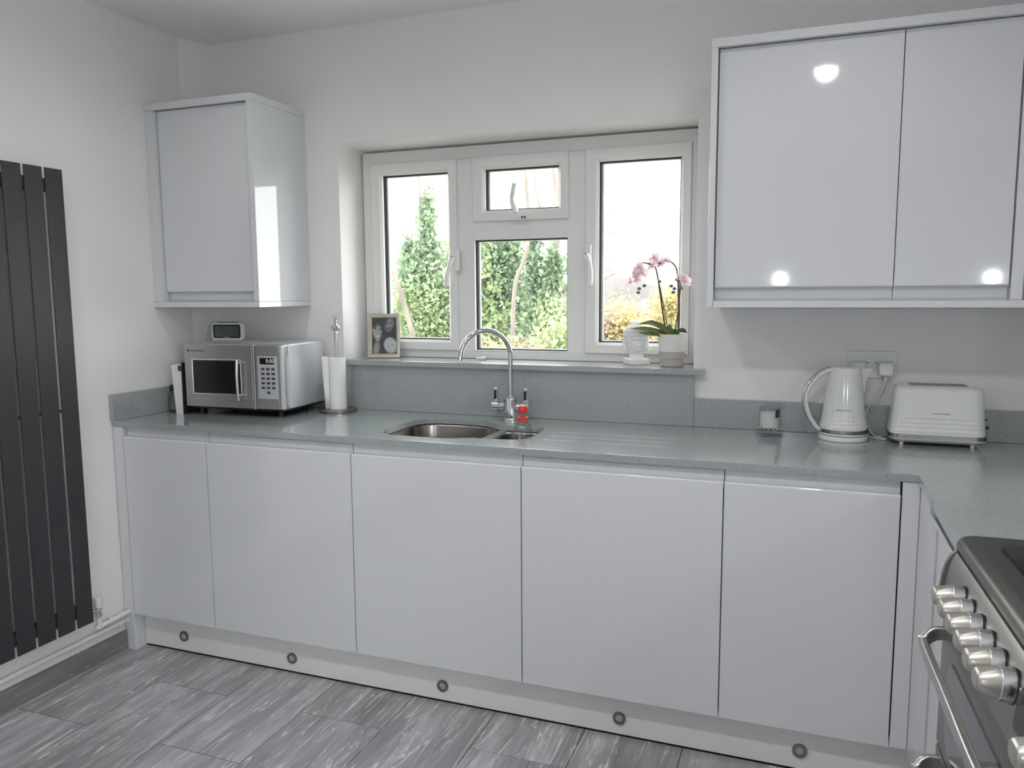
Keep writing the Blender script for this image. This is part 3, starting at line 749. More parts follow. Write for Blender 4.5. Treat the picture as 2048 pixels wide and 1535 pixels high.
bm = NB(); box(bm, xd+.009, MWW-.018, .001, .014, Z0+.002, Z0+MWH-.003, .004, 2); cp = obj('control_panel', bm, 'microwave_silver', mw)
bm = NB(); box(bm, MWW-.017, MWW-.0005, .001, .014, Z0+.002, Z0+MWH-.003, .004, 2); obj('edge_strip', bm, 'microwave_shell', mw)
bm = NB(); box(bm, xd+.020, MWW-.026, -.0008, .002, Z0+.042, Z0+MWH-.043, .001); obj('keypad_plate', bm, 'microwave_shell', cp)
bm = NB(); box(bm, xd+.031, MWW-.036, -.0016, .0, Z0+MWH-.074, Z0+MWH-.050, .0004); obj('display', bm, 'black_glass', cp)
bm = text_bm('0:00', .022); xf(bm, T((xd+.077, -.0019, Z0+MWH-.062)) @ RX90); obj('display_digits', bm, 'lcd_text', cp)
bx = xd+.043
for r_ in range(6):
    for c_ in range(3):
        if r_ == 5 and c_ != 1: continue
        x = bx+c_*.0225; z = Z0+MWH-.092-r_*.0178
        bm = NB(); box(bm, x-.0075, x+.0075, -.0022, .0, z-.0045, z+.0045, .0008, 1); obj('key', bm, 'dark_button', cp)
bm = NB(); lathe(bm, [(0, 0), (.0045, 0), (.0045, .0006), (0, .0006)], 20, T((.022, -.0002, Z0+MWH-.027)) @ RX90); obj('logo_roundel', bm, 'ink', mdoor)
bm = text_bm('Russell Hobbs', .0115, 'LEFT'); xf(bm, T((.029, -.0006, Z0+MWH-.027)) @ RX90); obj('lettering', bm, 'ink', mdoor)
for x in (.035, MWW-.05):
    for y_ in (.05, MWD-.04):
        bm = NB(); lathe(bm, [(0, .0003), (.010, .0003), (.012, Z0), (0, Z0)], 14, T((x, y_, 0))); obj('foot', bm, 'black_plastic', mw)
bm = NB(); box(bm, .012, MWW-.012, .022, MWD-.01, Z0-.008, Z0+.001); obj('underside', bm, 'black_plastic', mw)

# small screen on top of the microwave
mo = thing('baby_monitor', 'small white framed monitor screen standing on the microwave', 'monitor', (.150, .412, 1.169), R(12))
def rplate(bm, w_, h_, r_, y0, y1, zc, lean=0):
    prism(bm, rrect(w_/2, h_/2, r_, 5), 'y', y0, y1); xf(bm, T((0, 0, zc))); return bm
bm = NB(); rplate(bm, .136, .071, .013, 0, .022, .0365); bmesh.ops.bevel(bm, geom=[e for e in bm.edges if abs(e.verts[0].co.y) < 1e-6 and abs(e.verts[1].co.y) < 1e-6], offset=.003, segments=2, affect='EDGES'); obj('case', bm, 'white_plastic', mo)
bm = NB(); rplate(bm, .120, .056, .008, -.0008, .004, .0375); obj('bezel', bm, 'black_plastic', mo)
bm = NB(); box(bm, -.051, .051, -.0014, .001, .0165, .0585, .0003); obj('screen', bm, 'screen_grey', mo)
bm = NB(); box(bm, -.013, .013, -.0013, .001, .0118, .0142, .0002); obj('badge', bm, 'silver_trim', mo)
bm = NB(); prism(bm, [(-.051, .0722), (-.040, .0752), (.040, .0757), (.051, .0727)], 'y', .005, .018); obj('top_bar', bm, 'black_plastic', mo)

# booklet and glass bottle beside the microwave
bk = thing('recipe_folder', 'white booklet in a dark cover standing left of the microwave', 'book', (.072, .25, ZW+.0003))
bm = NB()
loft(bm, [[(-.019, -.035, 0), (.018, -.035, 0), (.018, .085, 0), (-.019, .085, 0)], [(-.033, -.035, .192), (.017, -.035, .1985), (.017, .085, .1985), (-.033, .085, .192)]]); obj('pages', bm, 'page_edge', bk)
bm = NB(); box(bm, .0185, .0245, -.038, .090, 0, .2035, .001); obj('cover', bm, 'black_plastic', bk)
bm = NB(); box(bm, .002, .018, -.0375, -.0353, .170, .191, .0005); obj('clip', bm, 'ink', bk)
gb = thing('oil_bottle', 'small clear glass bottle with black top behind the booklet', 'bottle', (-.002, .262, ZW+.0003))
bm = NB(); lathe(bm, [(0, .002), (.019, .002), (.0215, .006), (.0215, .058), (.018, .068), (.012, .073), (.012, .082), (.0105, .082), (.0105, .072), (.0165, .066), (.0195, .057), (.0195, .008), (0, .005)], 24); obj('glass', bm, 'clear_glass', gb)
bm = NB(); lathe(bm, [(0, .0065), (.0188, .0085), (.0188, .040), (0, .040)], 20); obj('contents', bm, pmat('herb_oil', (.16, .15, .10), .3, noise=.4, nscale=150), gb)
bm = NB(); lathe(bm, [(0, .082), (.0135, .082), (.0135, .104), (.0115, .107), (0, .107)], 20); obj('stopper', bm, 'black_plastic', gb)

# ================================================================== KITCHEN ROLL
kr = thing('kitchen_roll_holder', 'steel kitchen roll holder with crystal finial', 'holder', (.632, .4705, ZW+.0003))
bm = NB(); lathe(bm, [(0, 0), (.0750, 0), (.0755, .003), (.0755, .009), (.073, .0115), (.012, .012), (0, .012)], 44); obj('base', bm, 'dark_steel', kr)
bm = NB(); lathe(bm, [(.0065, .012), (.0065, .318), (0, .318)], 18); obj('pole', bm, 'brushed_steel', kr)
bm = NB(); lathe(bm, [(0, .312), (.009, .314), (.0085, .320), (.014, .324), (.0175, .333), (.014, .342), (.007, .346), (.0055, .352), (.008, .358), (.0045, .363), (0, .364)], 24); obj('ball', bm, 'chrome', kr)
for k in range(5):
    a = 2*math.pi*k/5+.3; bm = NB()
    tube(bm, smoothpath([(0, 0, .360), (.008*math.cos(a), .008*math.sin(a), .372), (.019*math.cos(a), .019*math.sin(a), .385)], 4), [.003, .0034, .0038, .004, .0042, .0044, .0042, .0036, .001][:9], 7); obj('crystal', bm, 'clear_glass', kr)
rl = thing('kitchen_roll', 'nearly used up white paper roll on the steel holder', 'paper roll', (.634, .4705, ZW+.0125))
bm = NB(); lathe(bm, [(.0095, 0), (.0335, 0), (.0335, .202), (.0095, .202), (.0095, 0)], 36); obj('roll', bm, 'paper', rl)
bm = NB(); a0 = []
th = [math.pi*.9+.10*k for k in range(4)]
front = []
for k, t in enumerate((0, .012, .024, .036, .046)):
    front.append((-.020-.62*t-.0005, -.0285-.25*t+.10*t*t/.046, t))
outer = [[(x, y_, z) for x, y_, t in front] for z in (.0, .101, .2045)]
V = []
for iz, z in enumerate((.001, .07, .14, .195, .206)):
    row = []
    for x, y_, t in front:
        tp = .55+.45*(z/.206)
        row.append(bm.verts.new((-.020+(x+.020)*tp, y_, z + (.004 if iz == 4 else 0)*math.sin(t*60))))
    V.append(row)
for A, B in zip(V, V[1:]):
    for i in range(len(A)-1): bm.faces.new((A[i], A[i+1], B[i+1], B[i]))
o = obj('loose_sheet', bm, 'paper', rl); sm = o.modifiers.new('thick', 'SOLIDIFY'); sm.thickness = .0012

# ================================================================== PHOTO FRAME
def photo_print():
    m = bpy.data.materials.new('monochrome_print'); m.use_nodes = True; nt = m.node_tree; b = nt.nodes['Principled BSDF']; b.inputs['Roughness'].default_value = .12
    tc = nt.nodes.new('ShaderNodeTexCoord'); n = nt.nodes.new('ShaderNodeTexNoise'); n.inputs['Scale'].default_value = 45
    nt.links.new(tc.outputs['Object'], n.inputs['Vector'])
    ramp = nt.nodes.new('ShaderNodeValToRGB'); ramp.color_ramp.elements[0].color = (.008, .008, .009, 1); ramp.color_ramp.elements[1].color = (.06, .06, .065, 1)
    nt.links.new(n.outputs['Fac'], ramp.inputs[0]); cur = ramp.outputs[0]
    def ell(cx, cz, rx, rz, col, ang=0, soft=.25):
        nonlocal cur
        mp = nt.nodes.new('ShaderNodeMapping'); mp.vector_type = 'TEXTURE'
        mp.inputs['Location'].default_value = (cx, 0, cz); mp.inputs['Rotation'].default_value = (0, ang, 0); mp.inputs['Scale'].default_value = (rx, 1, rz)
        nt.links.new(tc.outputs['Object'], mp.inputs[0])
        sx = nt.nodes.new('ShaderNodeSeparateXYZ'); nt.links.new(mp.outputs[0], sx.inputs[0])
        cb = nt.nodes.new('ShaderNodeCombineXYZ'); nt.links.new(sx.outputs[0], cb.inputs[0]); nt.links.new(sx.outputs[2], cb.inputs[1])
        ln = nt.nodes.new('ShaderNodeVectorMath'); ln.operation = 'LENGTH'; nt.links.new(cb.outputs[0], ln.inputs[0])
        mr = nt.nodes.new('ShaderNodeMapRange'); mr.inputs[1].default_value = 1; mr.inputs[2].default_value = 1-soft
        nt.links.new(ln.outputs['Value'], mr.inputs[0])
        mx = nt.nodes.new('ShaderNodeMix'); mx.data_type = 'RGBA'; mx.inputs['B'].default_value = (col, col, col*1.02, 1)
        nt.links.new(mr.outputs[0], mx.inputs['Factor']); nt.links.new(cur, mx.inputs['A']); cur = mx.outputs['Result']
    # left figure: face, hair shade, eyes, mouth, neck; right figure above; infant in front
    ell(-.032, .020, .016, .040, .36, .15, .5); ell(-.029, .090, .022, .038, .46, -.12, .35); ell(-.026, .060, .011, .012, .50, 0, .6); ell(-.040, .118, .016, .020, .03, .5, .6)
    ell(-.037, .104, .007, .0030, .02, .2); ell(-.017, .100, .006, .0030, .02, -.2); ell(-.028, .072, .009, .0040, .75, -.1); ell(-.030, .114, .016, .004, .14, .1, .8)
    ell(.022, .120, .021, .036, .30, .3, .5); ell(.012, .124, .006, .0030, .02, -.3); ell(.029, .127, .006, .0030, .02, -.3); ell(.019, .104, .008, .0030, .06, -.2); ell(.024, .116, .003, .010, .34, .3, .6)
    ell(.026, .034, .030, .037, .66, -.25, .25); ell(.017, .028, .0035, .0022, .03, .3); ell(.033, .036, .0035, .0022, .03, .3); ell(.027, .014, .005, .0016, .30)
    nt.links.new(cur, b.inputs['Base Color']); MATS['monochrome_print'] = m
photo_print()
pf = thing('photo_frame', 'champagne metal frame with black and white family photograph', 'photo frame', (.748, .645, 1.0923), R(22))
PT = Matrix.Rotation(R(-6), 4, 'X')
def pfo(name, bm, m, par=pf): xf(bm, PT); return obj(name, bm, m, par)
bm = NB(); rect_frame(bm, -.0665, .0665, 0, .182, (.017, .016, .019, .018), -.006, .008, .004); pfo('frame', bm, 'champagne_frame')
bm = NB(); rect_frame(bm, -.052, .053, .0165, .1665, (.003,)*4, -.0025, .004, .001); pfo('inner_trim', bm, 'silver_trim')
bm = NB(); box(bm, -.0505, .0515, .000, .003, .018, .165); bmesh.ops.translate(bm, verts=bm.verts, vec=(0, 0, -.018)); o = obj('photograph', bm, 'monochrome_print', pf); o.location = PT @ Vector((0, 0, .018)); o.rotation_euler = (R(-6), 0, 0)
bm = NB(); box(bm, -.050, .051, -.0018, -.0010, .0185, .1645); pfo('glass', bm, 'clear_glass')
bm = NB(); box(bm, -.063, .063, .0082, .011, .003, .179); pfo('back_board', bm, 'black_plastic')
bm = NB(); prism(bm, [(.012, .12), (.056, .0003), (.059, .0003), (.016, .122)], 'x', -.015, .015); obj('easel_leg', bm, 'black_plastic', pf)

# ================================================================== BUDDHA HEAD
bd = thing('buddha_head', 'white plaster Buddha head ornament on a square base', 'ornament', (1.792, .662, 1.0923), R(32))
bm = NB(); box(bm, -.038, .038, -.038, .038, 0, .0215, .003); obj('base', bm, 'plaster_white', bd)
def head():
    bm = NB(); nu, nv = 64, 56
    def r_pt(u, v):
        # u around (0 = front -y), v from bottom (chin) 0 to top 1
        th = 2*math.pi*u; z = .034 + .112*v
        # outline half width / depth by height
        prof = [(0, .020), (.06, .027), (.18, .034), (.32, .0395), (.5, .0435), (.65, .0450), (.78, .0425), (.88, .035), (.95, .024), (1.0, .0)]
        for (a, ra), (b, rb) in zip(prof, prof[1:]):
            if a <= v <= b:
                t = (v-a)/(b-a); t = t*t*(3-2*t) if a > .6 else t; rad = ra+(rb-ra)*t; break
        x = math.sin(th)*rad; y_ = -math.cos(th)*rad*(1.08 if v > .15 else .92+.16*v/.15)
        f = max(0, math.cos(th))
        g = lambda c, w_, cv, wv: math.exp(-((x-c)/w_)**2-((v-cv)/wv)**2)
        if f > 0:
            dy = 0
            dy += .0075*math.exp(-(x/.0050)**2)*max(0, min(1, (.55-v)/.22))*(1 if v > .30 else max(0, (v-.255)/.045))     # nose
            dy += .0035*g(0, .011, .185, .028) - .0022*g(0, .013, .207, .010) + .0028*g(0, .009, .145, .02)                 # lips
            dy += .0040*g(0, .012, .055, .05)                                                                                # chin
            dy -= .0055*(g(-.016, .011, .465, .045)+g(.016, .011, .465, .045))                                               # eye sockets
            dy += .0040*(g(-.016, .010, .440, .030)+g(.016, .010, .440, .030))                                               # lids
            dy += .0026*(g(-.015, .014, .555, .022)+g(.015, .014, .555, .022))                                               # brows
            dy += .0020*(g(-.020, .012, .30, .07)+g(.020, .012, .30, .07))                                                   # cheeks
            y_ -= dy*f
        return (x, y_, z)
    rows = []
    for j in range(nv):
        v = j/(nv-1)*.999
        rows.append([bm.verts.new(r_pt(i/nu, v)) for i in range(nu)])
    for A, B in zip(rows, rows[1:]):
        for i in range(nu): bm.faces.new((A[i], A[(i+1) % nu], B[(i+1) % nu], B[i]))
    bm.faces.new(rows[0][::-1]); bm.faces.new(rows[-1])
    obj('head', bm, 'plaster_white', bd, 70)
    bm = NB(); lathe(bm, [(.028, .0205), (.026, .030), (.0245, .040), (.027, .050)], 28); obj('neck', bm, 'plaster_white', bd, 60)
    for s in (-1, 1):
        bm = NB(); tube(bm, smoothpath([(s*.044, .004, .104), (s*.0475, .006, .094), (s*.0465, .004, .078), (s*.0435, .002, .056), (s*.039, .001, .050)], 5), [.0035]+[.0052]*8+[.004]*8+[.0046]*3+[.002], 8, sx=1.3, sy=.8); obj('ear', bm, 'plaster_white', bd, 60)
    bm = NB()
    # snail curls over the scalp and the topknot
    for j in range(13):
        v = .63+.37*j/12
        pr = [r_pt(i/200, min(v, .985)) for i in range(200)]
        rad = max(abs(p[0]) for p in pr); n = max(1, int(2*math.pi*rad/.0078))
        for k in range(n):
            u = (k+.5*(j % 2))/n; p = Vector(r_pt(u, min(v, .985)))
            hl = .64 if math.cos(2*math.pi*u) > .25 else (.55 if math.cos(2*math.pi*u) > -.2 else .40)
            if v < hl: continue
            bmesh.ops.create_icosphere(bm, subdivisions=1, radius=.0047, matrix=T(p))
    for j in range(5):
        ph = math.pi/2*j/4.5; n = max(1, int(2*math.pi*.018*math.cos(ph)/.0075))
        for k in range(n):
            a = 2*math.pi*(k+.5*(j % 2))/n
            bmesh.ops.create_icosphere(bm, subdivisions=1, radius=.0045, matrix=T((.018*math.cos(ph)*math.cos(a), .004+.018*math.cos(ph)*math.sin(a), .137+.016*math.sin(ph))))
    for j in range(6):   # back of the head
        v = .36+.045*j
        for k in range(9):
            u = .5+(k-4)*.042+(.021 if j % 2 else 0)
            bmesh.ops.create_icosphere(bm, subdivisions=1, radius=.0045, matrix=T(r_pt(u, v)))
    o = obj('curls', bm, 'plaster_white', bd, 80); o['kind'] = 'stuff'
head()

# ================================================================== ORCHID
oc = thing('potted_orchid', 'pink moth orchid in a white and beige pot on the sill', 'plant', (1.927, .628, 1.0923))
bm = NB(); lathe(bm, [(0, .0), (.0385, 0), (.0405, .002), (.0415, .026), (.0455, .028)], 40); obj('pot_foot', bm, 'pot_beige', oc)
bm = NB(); lathe(bm, [(.0455, .028), (.0470, .0535)], 40); obj('pot_band', bm, 'pot_beige', oc)
bm = NB(); lathe(bm, [(.0468, .0535), (.0500, .108), (.0508, .1125), (.0500, .1150), (.0475, .1145), (.0465, .100), (.0455, .040), (0, .040)], 44); obj('pot', bm, 'pot_white', oc)
bm = NB(); lathe(bm, [(0, .1035), (.03, .105), (.0462, .1025)], 24)
for v in bm.verts: v.co.z += random.uniform(-.003, .003)
obj('compost', bm, 'compost', oc)
def leaf(pts, wmax, tip=.02):
    bm = NB(); P = smoothpath(pts, 6); n = len(P); rows = []
    for i, p in enumerate(P):
        t = i/(n-1); wd = wmax*(math.sin(math.pi*min(1, .18+t*.80))**.7)*(1 if t < .7 else max(.05, (1-t)/.3)**.6)
        tg = (P[min(i+1, n-1)]-P[max(i-1, 0)]).normalized(); side = tg.cross(Vector((0, 0, 1))).normalized(); up = side.cross(tg); side, up = side*.72+up*.69, up*.72-side*.69
        rows.append([bm.verts.new(p+side*wd*s+up*abs(s)*wd*.35) for s in (-1, -.5, 0, .5, 1)])
    for A, B in zip(rows, rows[1:]):
        for k in range(4): bm.faces.new((A[k], A[k+1], B[k+1], B[k]))
    o = obj('leaf', bm, 'orchid_leaf', oc, 60); s = o.modifiers.new('thick', 'SOLIDIFY'); s.thickness = .0018
leaf([(-.004, -.004, .105), (-.030, -.012, .134), (-.072, -.016, .153), (-.118, -.014, .150)], .013)
leaf([(-.006, -.010, .104), (-.045, -.022, .122), (-.095, -.026, .132), (-.142, -.026, .134)], .011)
leaf([(-.006, -.012, .104), (-.040, -.030, .112), (-.080, -.034, .116), (-.112, -.034, .122)], .008)
leaf([(.004, 0, .105), (.022, .002, .122), (.036, .010, .126), (.050, .016, .118)], .012)
leaf([(.004, -.004, .105), (.012, -.012, .120), (.018, -.018, .128), (.022, -.024, .124)], .010)
leaf([(.002, .006, .105), (-.010, .020, .128), (-.020, .030, .142), (-.026, .036, .138)], .010)
def stem(pts, r_=.0030, nm='flower_stem', m='orchid_stem'):
    bm = NB(); tube(bm, smoothpath(pts, 6), r_, 8); obj(nm, bm, m, oc, 60)
stem([(-.020, 0, .105), (-.036, .0, .200), (-.050, 0, .290), (-.061, -.002, .345), (-.072, -.004, .356), (-.095, -.008, .366), (-.116, -.010, .362), (-.128, -.012, .330), (-.126, -.012, .296)])
stem([(.022, 0, .105), (.024, .0, .205), (.019, 0, .290), (.012, 0, .340), (.000, -.002, .362), (-.020, -.004, .373), (-.040, -.006, .368), (-.055, -.008, .350)])
stem([(.006, .004, .105), (.020, .004, .200), (.026, .0, .290), (.020, -.004, .312)], .0022)
stem([(-.012, .004, .105), (-.030, .004, .200), (-.050, .0, .300)], .0020, 'support_stick', 'bark_brown')
stem([(.018, .006, .105), (.019, .005, .200), (.013, .003, .345)], .0020, 'support_stick', 'bark_brown')
def petal_bm(L_, W_):
    bm = NB(); rows = []
    for i in range(6):
        t = i/5; wd = W_*math.sin(math.pi*(.08+.84*t))**.8; z = .10*L_*math.sin(t*3)
        rows.append([bm.verts.new((t*L_, wd*s, z-abs(s)*wd*.12)) for s in (-1, -.4, .4, 1)])
    for A, B in zip(rows, rows[1:]):
        for k in range(3): bm.faces.new((A[k], A[k+1], B[k+1], B[k]))
    return bm
bm = petal_bm(.024, .0085); PETAL_N = obj('petal', bm, 'orchid_petal', oc, 60)
bm = petal_bm(.025, .0135); PETAL_W = obj('petal', bm, 'orchid_petal', oc, 60)
pet_used = {'n': False, 'w': False}
def flower(p, face, s=1.0, roll=0):
    q = Vector(face).to_track_quat('Z', 'Y')
    M = T(p) @ q.to_matrix().to_4x4() @ Matrix.Rotation(roll, 4, 'Z')
    bm = NB(); lathe(bm, [(0, .010), (.003, .009), (.004, .004), (.0025, -.003), (0, -.004)], 10); xf(bm, T(p) @ q.to_matrix().to_4x4())
    xf(bm, T(-Vector(p)))
    fl = obj('flower', bm, 'orchid_lip', oc, 60); fl.location = p
    Q = (q.to_matrix().to_4x4() @ Matrix.Rotation(roll, 4, 'Z'))
    for src, key, angs in ((PETAL_N, 'n', (90, 215, 325)), (PETAL_W, 'w', (18, 162))):
        for a in angs:
            if not pet_used[key]: o = src; pet_used[key] = True
            else: o = src.copy(); COL.objects.link(o)
            o.parent = fl; mm = Q @ Matrix.Rotation(R(a), 4, 'Z') @ Matrix.Rotation(R(-14), 4, 'Y')
            o.matrix_basis = mm @ Matrix.Scale(s, 4)
for p, f, s in [((-.118, -.014, .352), (-.5, -.8, .1), 1.0), ((-.135, -.010, .330), (-.8, -.4, .1), 1.0), ((-.108, -.018, .330), (.3, -.9, .0), 1.0),
                ((-.126, -.020, .308), (-.2, -.95, -.1), 1.0), ((-.148, -.012, .300), (-.8, -.5, -.1), .9), ((-.118, .004, .342), (-.2, .9, .2), 1.0),
                ((-.066, -.010, .384), (-.3, -.9, .2), 1.0), ((-.052, -.006, .366), (.4, -.8, .2), .95), ((-.074, -.004, .356), (-.7, -.6, .1), 1.0), ((-.026, -.010, .374), (.3, -.9, .1), .85),
                ((.042, -.010, .300), (.6, -.7, .2), 1.0), ((.030, -.008, .312), (-.1, -.9, .3), .8)]:
    flower(p, f, s, random.uniform(-.3, .3))
for p in [(-.100, -.012, .286), (-.118, -.012, .276), (-.121, -.012, .262), (-.047, -.004, .300), (.014, -.006, .306), (-.006, -.004, .284), (.006, -.004, .275), (.028, -.002, .276), (.002, -.004, .262)]:
    bm = NB(); bmesh.ops.create_icosphere(bm, subdivisions=2, radius=.0064); xf(bm, Matrix.Diagonal((1.2, 1, .95, 1))); o = obj('bud', bm, 'orchid_bud', oc, 80); o.location = p

# small white cap lying on the sill
sc_ = thing('glue_tube', 'tiny white and brass tube lying on the sill by the tap', 'tube', (1.172, .668, 1.0923+.0062), R(12))
bm = NB(); lathe(bm, [(0, -.022), (.0035, -.022), (.0045, -.012), (.0058, -.008), (.0060, .016), (0, .017)], 16, Matrix.Rotation(math.pi/2, 4, 'Y')); obj('tube_body', bm, 'white_plastic', sc_)
bm = NB(); lathe(bm, [(0, .0165), (.0055, .0165), (.0055, .020), (0, .020)], 16, Matrix.Rotation(math.pi/2, 4, 'Y')); obj('brass_end', bm, 'brass', sc_)

# ================================================================== SOAP BOTTLE in small bowl
sb = thing('soap_bottle', 'clear washing-up bottle with red cap standing in the small bowl', 'bottle', (1.500, .236, .7560))
bm = NB(); lathe(bm, [(0, .0005), (.030, .0005), (.033, .004), (.033, .100), (.034, .130), (.031, .150), (.022, .166), (.0145, .176), (.0135, .186), (.012, .186), (.013, .175), (.0205, .164), (.029, .149), (.032, .130), (.031, .100), (.031, .006), (0, .003)], 28); obj('clear_body', bm, 'clear_plastic', sb)
bm = NB(); lathe(bm, [(0, .0045), (.0305, .0065), (.0305, .060), (0, .060)], 24); obj('soap', bm, 'soap_green', sb)
bm = NB(); lathe(bm, [(.0145, .176), (.0185, .176), (.0185, .188), (.0165, .190), (.0105, .190), (.0105, .176)], 24); obj('red_collar', bm, 'red_cap', sb)
bm = NB(); lathe(bm, [(.0100, .1895), (.0100, .204)], 24); obj('nozzle', bm, 'clear_plastic', sb)
bm = NB(); lathe(bm, [(0, .203), (.0125, .203), (.0150, .206), (.0158, .214), (.0145, .223), (.0110, .228), (.0060, .229), (0, .229)], 24); obj('red_cap', bm, 'red_cap', sb)

# ================================================================== CANDLE JAR
cj = thing('candle_jar', 'white candle in a clear tumbler on a faceted glass base', 'candle', (2.273, .462, ZW+.0003), R(20))
bm = NB(); loft(bm, [[(p*s, q*s, z) for p, q in rrect(.036, .036, .006, 2)] for z, s in ((0, .98), (.004, 1.06), (.010, 1.06), (.016, .96), (.022, .90))])
obj('glass_base', bm, 'clear_glass', cj, 20)
bm = NB()
for k in range(16):
    a = 2*math.pi*k/16
    bmesh.ops.create_icosphere(bm, subdivisions=1, radius=.0048, matrix=T((.0345*math.cos(a), .0345*math.sin(a), .026)))
o = obj('glass_beads', bm, 'chrome', cj, 10); o['kind'] = 'stuff'
bm = NB(); lathe(bm, [(0, .0225), (.0335, .0225), (.0345, .026), (.0345, .0950), (.0330, .0950), (.0325, .028), (0, .0265)], 32); obj('tumbler', bm, 'clear_glass', cj)
bm = NB(); lathe(bm, [(0, .0275), (.0320, .0275), (.0320, .074), (0, .075)], 32); obj('wax', bm, 'wax', cj)
bm = NB(); lathe(bm, [(.0348, .062), (.0348, .088)], 8, None, R(-78), R(-52)); obj('label', bm, 'ink', cj)
bm = NB(); tube(bm, [(0, 0, .074), (.001, 0, .086)], .001, 6); obj('wick', bm, 'ink', cj)

# ================================================================== KETTLE
kt = thing('kettle', 'white kettle with chrome handle and steel band', 'kettle', (2.494, .468, ZW+.0003), R(14))
bm = NB(); lathe(bm, [(0, 0), (.0715, 0), (.0735, .002), (.0735, .0125), (.071, .0150), (0, .0150)], 56); obj('power_base', bm, 'appliance_white', kt)
bm = NB(); lathe(bm, [(.0695, .0150), (.0695, .0172)], 48); obj('gap_ring', bm, 'black_plastic', kt)
def krad(z): return .0705+(.0465-.0705)*((z-.034)/.190)**.92 if z > .034 else .0705
def kettle_body():
    bm = NB(); lathe(bm, [(0, .0172), (.0712, .0172), (.0722, .0185), (.0722, .0240)], 56); obj('skirt', bm, 'appliance_white', kt)
    bm = NB(); lathe(bm, [(.0728, .0240), (.0732, .0245), (.0726, .0345), (.0720, .0350)], 64); obj('steel_band', bm, 'dark_steel', kt)
    bm = NB(); nu, nz = 192, 70; rows = []
    for j in range(nz+1):
        z = .0350+(.2240-.0350)*j/nz
        row = []
        for i in range(nu):
            a = 2*math.pi*i/nu; r_ = krad(z)
            # diamond relief below an arched line
            arc = .100 - .030*(1-math.cos(((a-math.pi*1.5+math.pi) % (2*math.pi)-math.pi)*1.6)) if True else 0
            lim = max(.060, arc-.012)
            if z < lim and z > .038:
                cu_ = a/(2*math.pi)*32; cv_ = (z-.038)/.0125
                fu = abs((cu_ % 1)-.5)*2; fv = abs((cv_ % 1)-.5)*2
                r_ += .0026*max(0, 1-max(fu, fv))*min(1, (lim-z)/.008)
            row.append(bm.verts.new((r_*math.cos(a), r_*math.sin(a), z)))
        rows.append(row)
    for A, B in zip(rows, rows[1:]):
        for i in range(nu): bm.faces.new((A[i], A[(i+1) % nu], B[(i+1) % nu], B[i]))
    obj('body', bm, 'appliance_white', kt, 50)
    bm = NB(); lathe(bm, [(.0466, .2240), (.0460, .2265), (.0440, .2275), (.030, .2290), (0, .2295)], 44); obj('lid', bm, 'grey_plastic' if False else 'white_plastic', kt)
kettle_body()
bm = NB()   # spout
loft(bm, [[(.060, -.003, .150), (.060, .003, .150), (.058, .002, .148), (.058, -.002, .148)],
          [(.062, -.012, .195), (.062, .012, .195), (.040, .016, .195), (.040, -.016, .195)],
          [(.078, -.011, .222), (.078, .011, .222), (.030, .022, .222), (.030, -.022, .222)],
          [(.079, -.010, .2245), (.079, .010, .2245), (.030, .020, .2245), (.030, -.020, .2245)]]); obj('spout', bm, 'appliance_white', kt, 60)
hp = smoothpath([(-.044, 0, .2200), (-.074, 0, .206), (-.105, 0, .170), (-.1175, 0, .130), (-.108, 0, .082), (-.085, 0, .042), (-.070, 0, .028)], 8)
bm = NB(); tube(bm, hp, .0085, 14, sx=.8, sy=1.3, up=(1, 0, 0)); obj('handle', bm, 'appliance_white', kt, 60)
hp2 = [Vector((p.x-.0085*math.sin(max(.25, min(1, (.225-p.z)/.06))*1.57), 0, p.z+.0085*math.cos(min(1, (.225-p.z)/.09)*1.57))) for p in hp]
bm = NB(); tube(bm, hp2, .0068, 14, sx=.55, sy=1.5, up=(1, 0, 0)); obj('handle_trim', bm, 'chrome', kt, 60)
def wrap_text(s, size, z0, rfun, a0, off=.0007):
    bm = text_bm(s, size)
    for v in bm.verts:
        z = z0+v.co.y; r_ = rfun(z)+off; a = a0+v.co.x/r_; v.co = Vector((r_*math.cos(a), r_*math.sin(a), z))
    return bm
bm = wrap_text('morphy richards', .0068, .099, krad, R(-90-14-4)); obj('lettering', bm, 'ink', kt)

